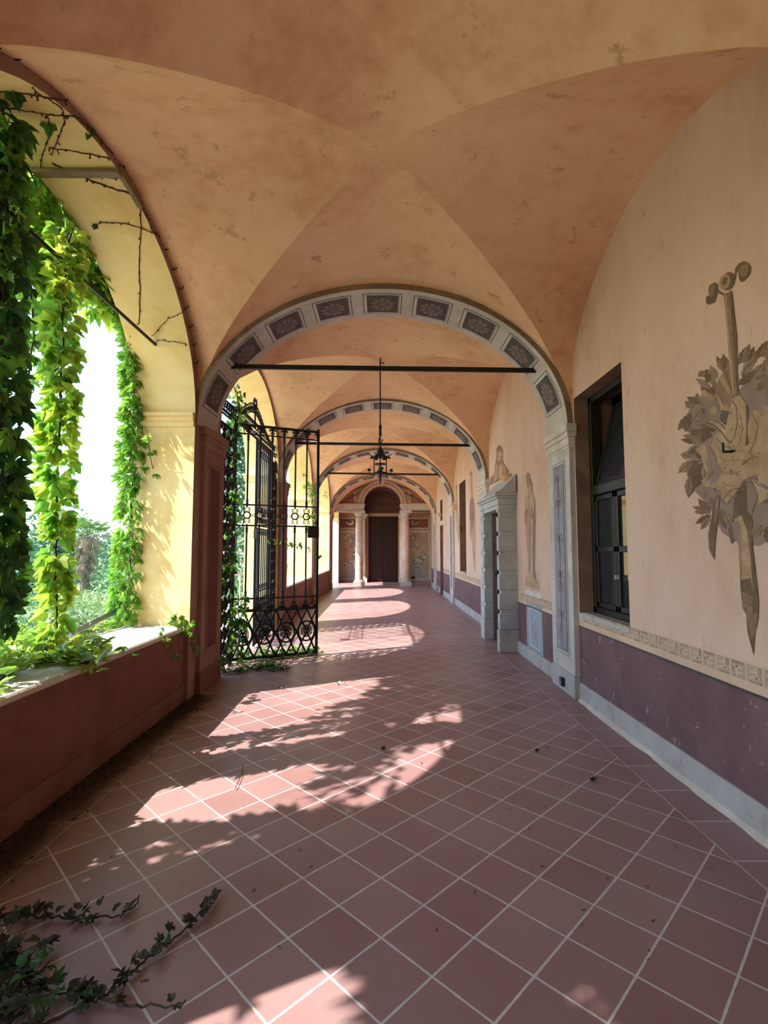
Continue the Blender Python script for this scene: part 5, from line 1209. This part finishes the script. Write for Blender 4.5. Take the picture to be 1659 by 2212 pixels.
TD = [([(0,198),(60,203),(105,212),(150,216)],'tendril highest on the yellow underside of the nearest arch',2,.005),
 ([(0,231),(50,238),(90,245),(125,250),(165,252),(195,275),(235,325),(270,350)],'long tendril skirting the rim of the nearest arch',2,.005),
 ([(70,190),(85,205),(105,215),(135,235),(140,265),(125,300),(112,335)],'looping tendril above the shadow-gap strip',0,.004),
 ([(105,255),(107,290),(100,310),(90,340),(88,370)],'short tendril dropping straight to the canopy',1,.004),
 ([(105,320),(150,325),(195,333),(240,342)],'tendril running level along the shadow-gap strip',0,.004),
 ([(112,352),(155,372),(200,392),(235,405),(270,415),(300,430)],'thick tendril slanting below the shadow-gap strip',0,.006),
 ([(190,384),(225,383),(262,386),(280,396)],'thin tendril forking off the thick one below the shadow-gap strip',0,.004),
 ([(200,490),(220,480),(260,482),(300,490),(345,510)],'wavy tendril halfway down the yellow reveal',1,.004),
 ([(303,435),(305,500),(300,560),(302,620),(300,700)],'vertical tendril on the yellow reveal above the ivy strand',0,.005),
 ([(300,430),(318,470),(330,500),(350,515)],'short tendril at the rim beside the wavy one',0,.004),
 ([(330,725),(360,690),(385,680),(410,665)],'branching tendril on the reveal beside the end of the rod',0,.003),
 ([(340,735),(372,738),(400,742)],'lowest short tendril beside the end of the rod',0,.003)]
for i, (pts, lb, lv, r) in enumerate(TD): tendril(pts, lb, lv, 70+i, r)

# vines lying on the floor in the foreground
def floor_vine(pts, label, n, seed, size=.06):
    rnd = random.Random(seed); P_ = []
    for i in range(len(pts)-1):
        for k in range(6):
            q = fl(pts[i][0]+(pts[i+1][0]-pts[i][0])*k/6, pts[i][1]+(pts[i+1][1]-pts[i][1])*k/6); P_.append(q+Vector((rnd.uniform(-.006,.006),rnd.uniform(-.006,.006),rnd.uniform(.0,.014))))
    q = fl(*pts[-1]); P_.append(q+Vector((0,0,.03)))
    root = thing('fallen_vine', Vector((P_[0].x,P_[0].y,0)), label, 'vine', 'vine shoots lying on the floor')
    m = MB(); N = len(P_); m.tube(P_, [.0065*(1-.6*i/N) for i in range(N)], 5); m.build('stem', M['stem'], root)
    m = MB()
    for i in range(n):
        p = P_[int(rnd.random()**1.25*(N-1))]
        pos = Vector((p.x+rnd.gauss(0,.02), p.y+rnd.gauss(0,.02), .018+rnd.random()*.03)); tip = Vector((rnd.uniform(-1,1),rnd.uniform(-1,1),rnd.uniform(.05,.8)))
        if rnd.random() < .6: palmate(m, pos, tip, Vector((0,0,1))+rv(rnd,.6), size*rnd.uniform(.6,1.1), rnd.randrange(8) // 7)
        else: leaf(m, pos, tip, Vector((0,0,1))+rv(rnd,.6), size*rnd.uniform(.6,1.1), rnd.randrange(8) // 7)
    m.build('foliage', [M['ivydry'], M['ivydark']], root)
floor_vine([(-60,2000),(20,1978),(80,1982),(150,1985),(205,1984),(255,1984),(285,1965),(300,1948)], 'upper fallen vine shoot lying across the tiles at the left edge', 34, 81, .046)
floor_vine([(60,2230),(130,2200),(210,2165),(270,2115),(330,2065),(400,2010),(440,1970),(476,1935)], 'long fallen vine shoot slanting up across the foreground tiles', 52, 82, .045)
floor_vine([(-40,2060),(20,2105),(80,2140),(140,2150),(210,2160)], 'fallen vine shoot in the left corner joining the long one', 34, 83, .05)
floor_vine([(210,2158),(255,2172),(320,2177),(400,2180)], 'short bare vine shoot branching right from the long one', 6, 84, .03)
spread_bed('fallen_vine', [fl(-80,2100),fl(-20,2060),fl(30,2080),fl(60,2160),fl(20,2212),fl(-40,2200)], 80, .055, [M['ivydry'], M['ivydry'], M['ivydark']], 'dark tangle of wilted leaves in the bottom left corner', 85, .07, .07, .03, .5, .6, 0)

# dry bits on the floor
BITS = [(1222,1564),(1183,1615),(1158,1622),(1094,1620),(1018,1585),(1080,1655),(1030,1690),(1210,1695),(1280,1685),(1175,1740),(1100,1745),(1305,1880),(1310,1895),(1360,1892),(1397,1912),(1258,1963),(1255,1990),(1405,2050),(1398,2070),(943,2008),(1156,2019),(1168,1870),(1027,1928),(912,1648),(940,1430),(1065,1423),(880,1690),(740,1730),(530,1740),(640,1725),(395,1903),(548,1922),(607,2041),(651,1832),(85,1884),(672,1871),(1015,1652),(1085,1700),(1240,1720),(1350,1788),(1542,1877),(1410,1988),(1465,1830),(978,1752),(905,1560),(1120,1560),(960,1620),(1330,1740),(1145,1790),(1200,1835),(700,1500),(575,1520),(905,1455),(1000,1480),(760,1650),(850,1620),(455,1945),(240,1850),(180,1990),(1620,1935)]
rb = random.Random(91)
for (x, y) in BITS:
    p = fl(x, y); m = MB(); L = rb.uniform(.010,.022); a = rb.uniform(0,6.28); u = Vector((math.cos(a),math.sin(a),.25)); 
    leaf(m, Vector((p.x,p.y,.001)), u, Vector((0,0,1))+rv(rb,.4), L, 0, HALF1, .8, -.3)
    leaf(m, Vector((p.x,p.y,.001)), Vector((-u.y,u.x,.1)), Vector((0,0,1))+rv(rb,.4), L*.6, 0, HALF1, .8, -.3)
    tag(m.build('leaf_crumb', M['drybit']), 'tiny dark dry leaf crumb on the red tile floor', 'dry leaf', 'dry leaf crumbs scattered on the tiles')
def curl(x, y, L, label, mt, seed):
    r_ = random.Random(seed); p = fl(x, y); m = MB()
    for i in range(4):
        a = r_.uniform(0,6.28); leaf(m, Vector((p.x,p.y,.004)), Vector((math.cos(a),math.sin(a),r_.uniform(.1,.5))), Vector((0,0,1))+rv(r_,.5), L*r_.uniform(.5,1), 0, HALF3, .9, -.4)
    tag(m.build('dry_leaf', mt), label, 'dry leaf')
curl(827, 1618, .05, 'curled brown dead leaf lying in the middle of the sunlit patch', M['drycurl'], 1)
curl(1282, 1685, .045, 'brown dead leaf on the tiles at the right, near the border strip', M['drybit'], 2)
curl(1160, 1622, .04, 'dark dead leaf on the tiles beyond the sunlit patch', M['drybit'], 3)
p = fl(606, 1486); m = MB(); m.tube([(p.x-.03,p.y+.05,.012),(p.x,p.y,.03),(p.x+.03,p.y-.03,.01)], .006, 5); m.tube([(p.x,p.y,.03),(p.x+.05,p.y+.005,.008)], .005, 4); m.tube([(p.x-.03,p.y+.05,.012),(p.x-.01,p.y+.07,.008)], .005, 4)
tag(m.build('twig', M['lunred']), 'small reddish twig on the tiles at the edge of the sunlight, before the gate', 'twig')
p = fl(736, 1476); m = MB(); r_ = random.Random(12)  # loose white flakes standing in for a bright glint on the tiles
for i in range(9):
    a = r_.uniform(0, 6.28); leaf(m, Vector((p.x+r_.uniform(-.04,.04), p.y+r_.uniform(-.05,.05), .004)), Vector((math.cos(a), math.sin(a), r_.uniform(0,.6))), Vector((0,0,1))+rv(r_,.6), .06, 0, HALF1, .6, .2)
tag(m.build('glint_flakes', M['white']), 'small white flakes standing in for a glint on the sunlit tiles before the gate', 'glint_flakes')
# a dry stalk
p0_, p1_ = fl(525,1655), fl(508,1705); m = MB(); m.tube([p0_+Vector((0,0,.004)),(p0_+p1_)/2+Vector((.01,0,.006)),p1_+Vector((0,0,.004))], .0025, 4)
tag(m.build('twig', M['drybit']), 'thin straight dry stalk in the sunlit patch', 'twig')
# leaf litter along the parapet
m = MB(); r_ = random.Random(95)
for i in range(1500):
    y = r_.uniform(1.4,5.6); x = -2.07+abs(r_.gauss(0,.12)); L = r_.uniform(.008,.03)
    if x > -1.7: continue
    leaf(m, Vector((x,y,.002+r_.random()*.012)), Vector((r_.uniform(-1,1),r_.uniform(-1,1),r_.uniform(-.1,.3))), Vector((0,0,1))+rv(r_,.5), L, 0, HALF1, .5, 0)
tag(m.build('leaf_litter', M['soil']), 'dark mouldering leaf litter along the foot of the red parapet', 'leaf litter', kind='stuff')

# ------------------------------------------------------------------ the garden
m = MB()
gx = [-2.72,-4.5,-7,-12,-20,-35,-60,-130]; gz = [-.06,-.08,-.5,-1.0,-1.7,-2.6,-3.2,-4]
for i in range(len(gx)-1):
    mi = 1 if i < 2 else 0  # pale paving widened so it bounces sun up onto the reveals
    m.add([(gx[i],-40,gz[i]),(gx[i],140,gz[i]),(gx[i+1],140,gz[i+1]),(gx[i+1],-40,gz[i+1])], [(0,1,2,3)], mi)
tag(m.build('ground', [M['ext'], M['paving']], origin=(-20,20,-4)), 'garden ground sloping away outside the arcade', 'ground', kind='structure')
def gz_at(x):
    for i in range(len(gx)-1):
        if gx[i] >= x >= gx[i+1]: return gz[i]+(gz[i+1]-gz[i])*(gx[i]-x)/(gx[i]-gx[i+1])
    return -3.5
def blob_tree(name, px, top, dist, w, mt, label, seed, n=2600, ls=.3, cat='tree', group=None, trunk=True, cone=False):
    r = random.Random(seed); d = ray(px, top); s = dist/math.hypot(d.x, d.y); P = Vector((0,0,EYE))+d*s
    g = gz_at(P.x); H = max(1.0, P.z-g); root = thing(name, (P.x,P.y,g), label, cat, group); m = MB()
    lobes = []
    if cone:
        for i in range(12): lobes.append((Vector((0,0,H*(.08+.9*i/12))), w*.5*(1-i/13.0)+.15, H*.07))
    else:
        for i in range(9): lobes.append((Vector((r.uniform(-.32,.32)*w, r.uniform(-.32,.32)*w, H*r.uniform(.22,.72))), w*r.uniform(.2,.34), H*r.uniform(.16,.26)))
        lobes.append((Vector((0,0,H*.74)), w*.22, H*.25))
    for i in range(n):
        c, rx, rz = lobes[r.randrange(len(lobes))]; v = Vector((r.gauss(0,1),r.gauss(0,1),r.gauss(0,1))).normalized()*(.55+.5*r.random())
        pos = P.copy(); pos.z = g; pos = pos+c+Vector((v.x*rx,v.y*rx,v.z*rz))
        if pos.z < g: continue
        L = ls*r.uniform(.5,1.2); a = rv(r).normalized(); bb = a.orthogonal().normalized()
        m.add([pos-a*L*.5, pos+bb*L*.28, pos+a*L*.5, pos-bb*L*.28], [(0,1,2,3)])
    m.build('foliage', mt, root)
    if trunk:
        m = MB(); m.tube([(P.x,P.y,g-.2),(P.x+.1,P.y,g+H*.4),(P.x,P.y,g+H*.75)], [w*.045,w*.03,w*.01], 8); m.build('trunk', M['bark'], root)
    return root
blob_tree('tree', 45, 1165, 36, 8, M['treeA'], 'rounded haze-tinted tree at the left edge of the garden', 101, group='garden trees')
blob_tree('tree', 125, 1085, 38, 9, M['treeA'], 'tallest garden tree, rising behind the yellow-green ivy strand', 102, 3400, group='garden trees')
blob_tree('tree', 205, 1125, 46, 9, M['treeB'], 'bushy tree behind the palm', 103, group='garden trees')
blob_tree('tree', 245, 1165, 55, 10, M['treeA'], 'distant tree right of the palm, by the pier ivy', 104, group='garden trees')
blob_tree('tree', -70, 1120, 40, 10, M['treeB'], 'garden tree beyond the left border of the picture', 105, group='garden trees')
blob_tree('tree', 330, 1140, 70, 14, M['treeA'], 'far tree hidden behind the nearest pier', 106, group='garden trees')
blob_tree('cedar_tree', 508, 905, 26, 4.6, M['cedar'], 'tall cedar seen through the bars of the gate', 107, 4200, .28, group='garden trees', cone=True)
blob_tree('tree', 560, 1120, 60, 12, M['treeB'], 'tree mass beyond the cedar', 108, group='garden trees')
blob_tree('shrub', 150, 1272, 13, 2.6, M['treeC'], 'pale green shrub right in front of the garden, behind the ivy strand', 111, 2200, .10, 'shrub', 'garden shrubs', False)
blob_tree('shrub', 60, 1310, 13, 3.4, M['treeB'], 'low leafy shrub at the left foot of the view', 112, 2200, .11, 'shrub', 'garden shrubs', False)
blob_tree('shrub', 212, 1270, 16, 2.6, M['treeC'], 'pale shrub below the palm trunk', 113, 2000, .11, 'shrub', 'garden shrubs', False)
blob_tree('shrub', 20, 1255, 24, 4, M['treeC'], 'whitish flowering shrub farther off at the left', 114, 2000, .14, 'shrub', 'garden shrubs', False)
blob_tree('shrub', 240, 1225, 26, 4, M['treeB'], 'green shrub between the palm and the pier ivy', 115, 2000, .15, 'shrub', 'garden shrubs', False)
blob_tree('shrub', 515, 1290, 15, 2.4, M['treeB'], 'shrub seen low through the gate', 116, 1600, .12, 'shrub', 'garden shrubs', False)
def palm(px, py, dist, label, seed, sc=1.0):
    r = random.Random(seed); P = on_y(px, py, dist); g = gz_at(P.x); root = thing('palm_tree', (P.x,P.y,g), label, 'palm', 'garden palms')
    m = MB(); m.tube([(P.x-.1,P.y,g-.1),(P.x,P.y,(g+P.z)/2),(P.x,P.y,P.z)], [.22*sc,.16*sc,.17*sc], 10); m.build('trunk', M['bark'], root)
    for nm, mt, n, el, L in (('crown', M['palmgreen'], 16, (10,70), 1.0), ('dead_skirt', M['deadfrond'], 70, (-86,-35), .75), ('dead_fronds', M['deadfrond'], 12, (-25,12), 1.0)):
        m = MB()
        for i in range(n):
            a = r.uniform(0,6.28); e = R(r.uniform(*el)); d = Vector((math.cos(a)*math.cos(e), math.sin(a)*math.cos(e), math.sin(e)))
            b0 = P+Vector((0,0,-r.random()*1.1*sc if nm == 'dead_skirt' else .1)); q = b0+d*L*.45*sc
            m.tube([b0, q], .02*sc, 4)
            side = d.cross(Vector((0,0,1))).normalized()
            for k in range(9):
                t_ = (k-4)/4.0; dd = (d+side*t_*.9+Vector((0,0,-.25*abs(t_)))).normalized()
                leaf(m, q, dd, Vector((0,0,1)), L*.65*sc*(1-.2*abs(t_)), 0, [(0,0),(.4,.045),(1,0)], .2, .25)
        m.build(nm, mt, root)
palm(190, 1160, 24, 'shaggy fan palm with a dead grey skirt, in the garden right of the ivy strand', 121, 1.15)
palm(112, 1250, 17, 'smaller fan palm half hidden behind the yellow-green ivy strand', 122, .8)
blob_tree('tree', -420, 1090, 30, 10, M['treeB'], 'broad tree well outside the left border of the picture', 109, group='garden trees')
blob_tree('tree', -900, 1080, 30, 11, M['treeA'], 'tree far to the left, outside the picture', 110, group='garden trees')
blob_tree('tree', -230, 1130, 44, 11, M['treeA'], 'tree just outside the left border of the picture', 117, group='garden trees')
# white rail seen through the gate
t = thing('garden_rail', (-4.0,13.0,-.1), 'white rail outside, seen low through the gate bars', 'railing')
m = MB(); a, c = on_y(500,1241,12.6), on_y(536,1239,13.4); m.tube([a,c], .035, 6); m.build('rail', M['white'], t)
for q in (a, (a+c)/2, c):
    m = MB(); m.tube([Vector((q.x,q.y,-.3)), q], .022, 6); m.build('post', M['white'], t)
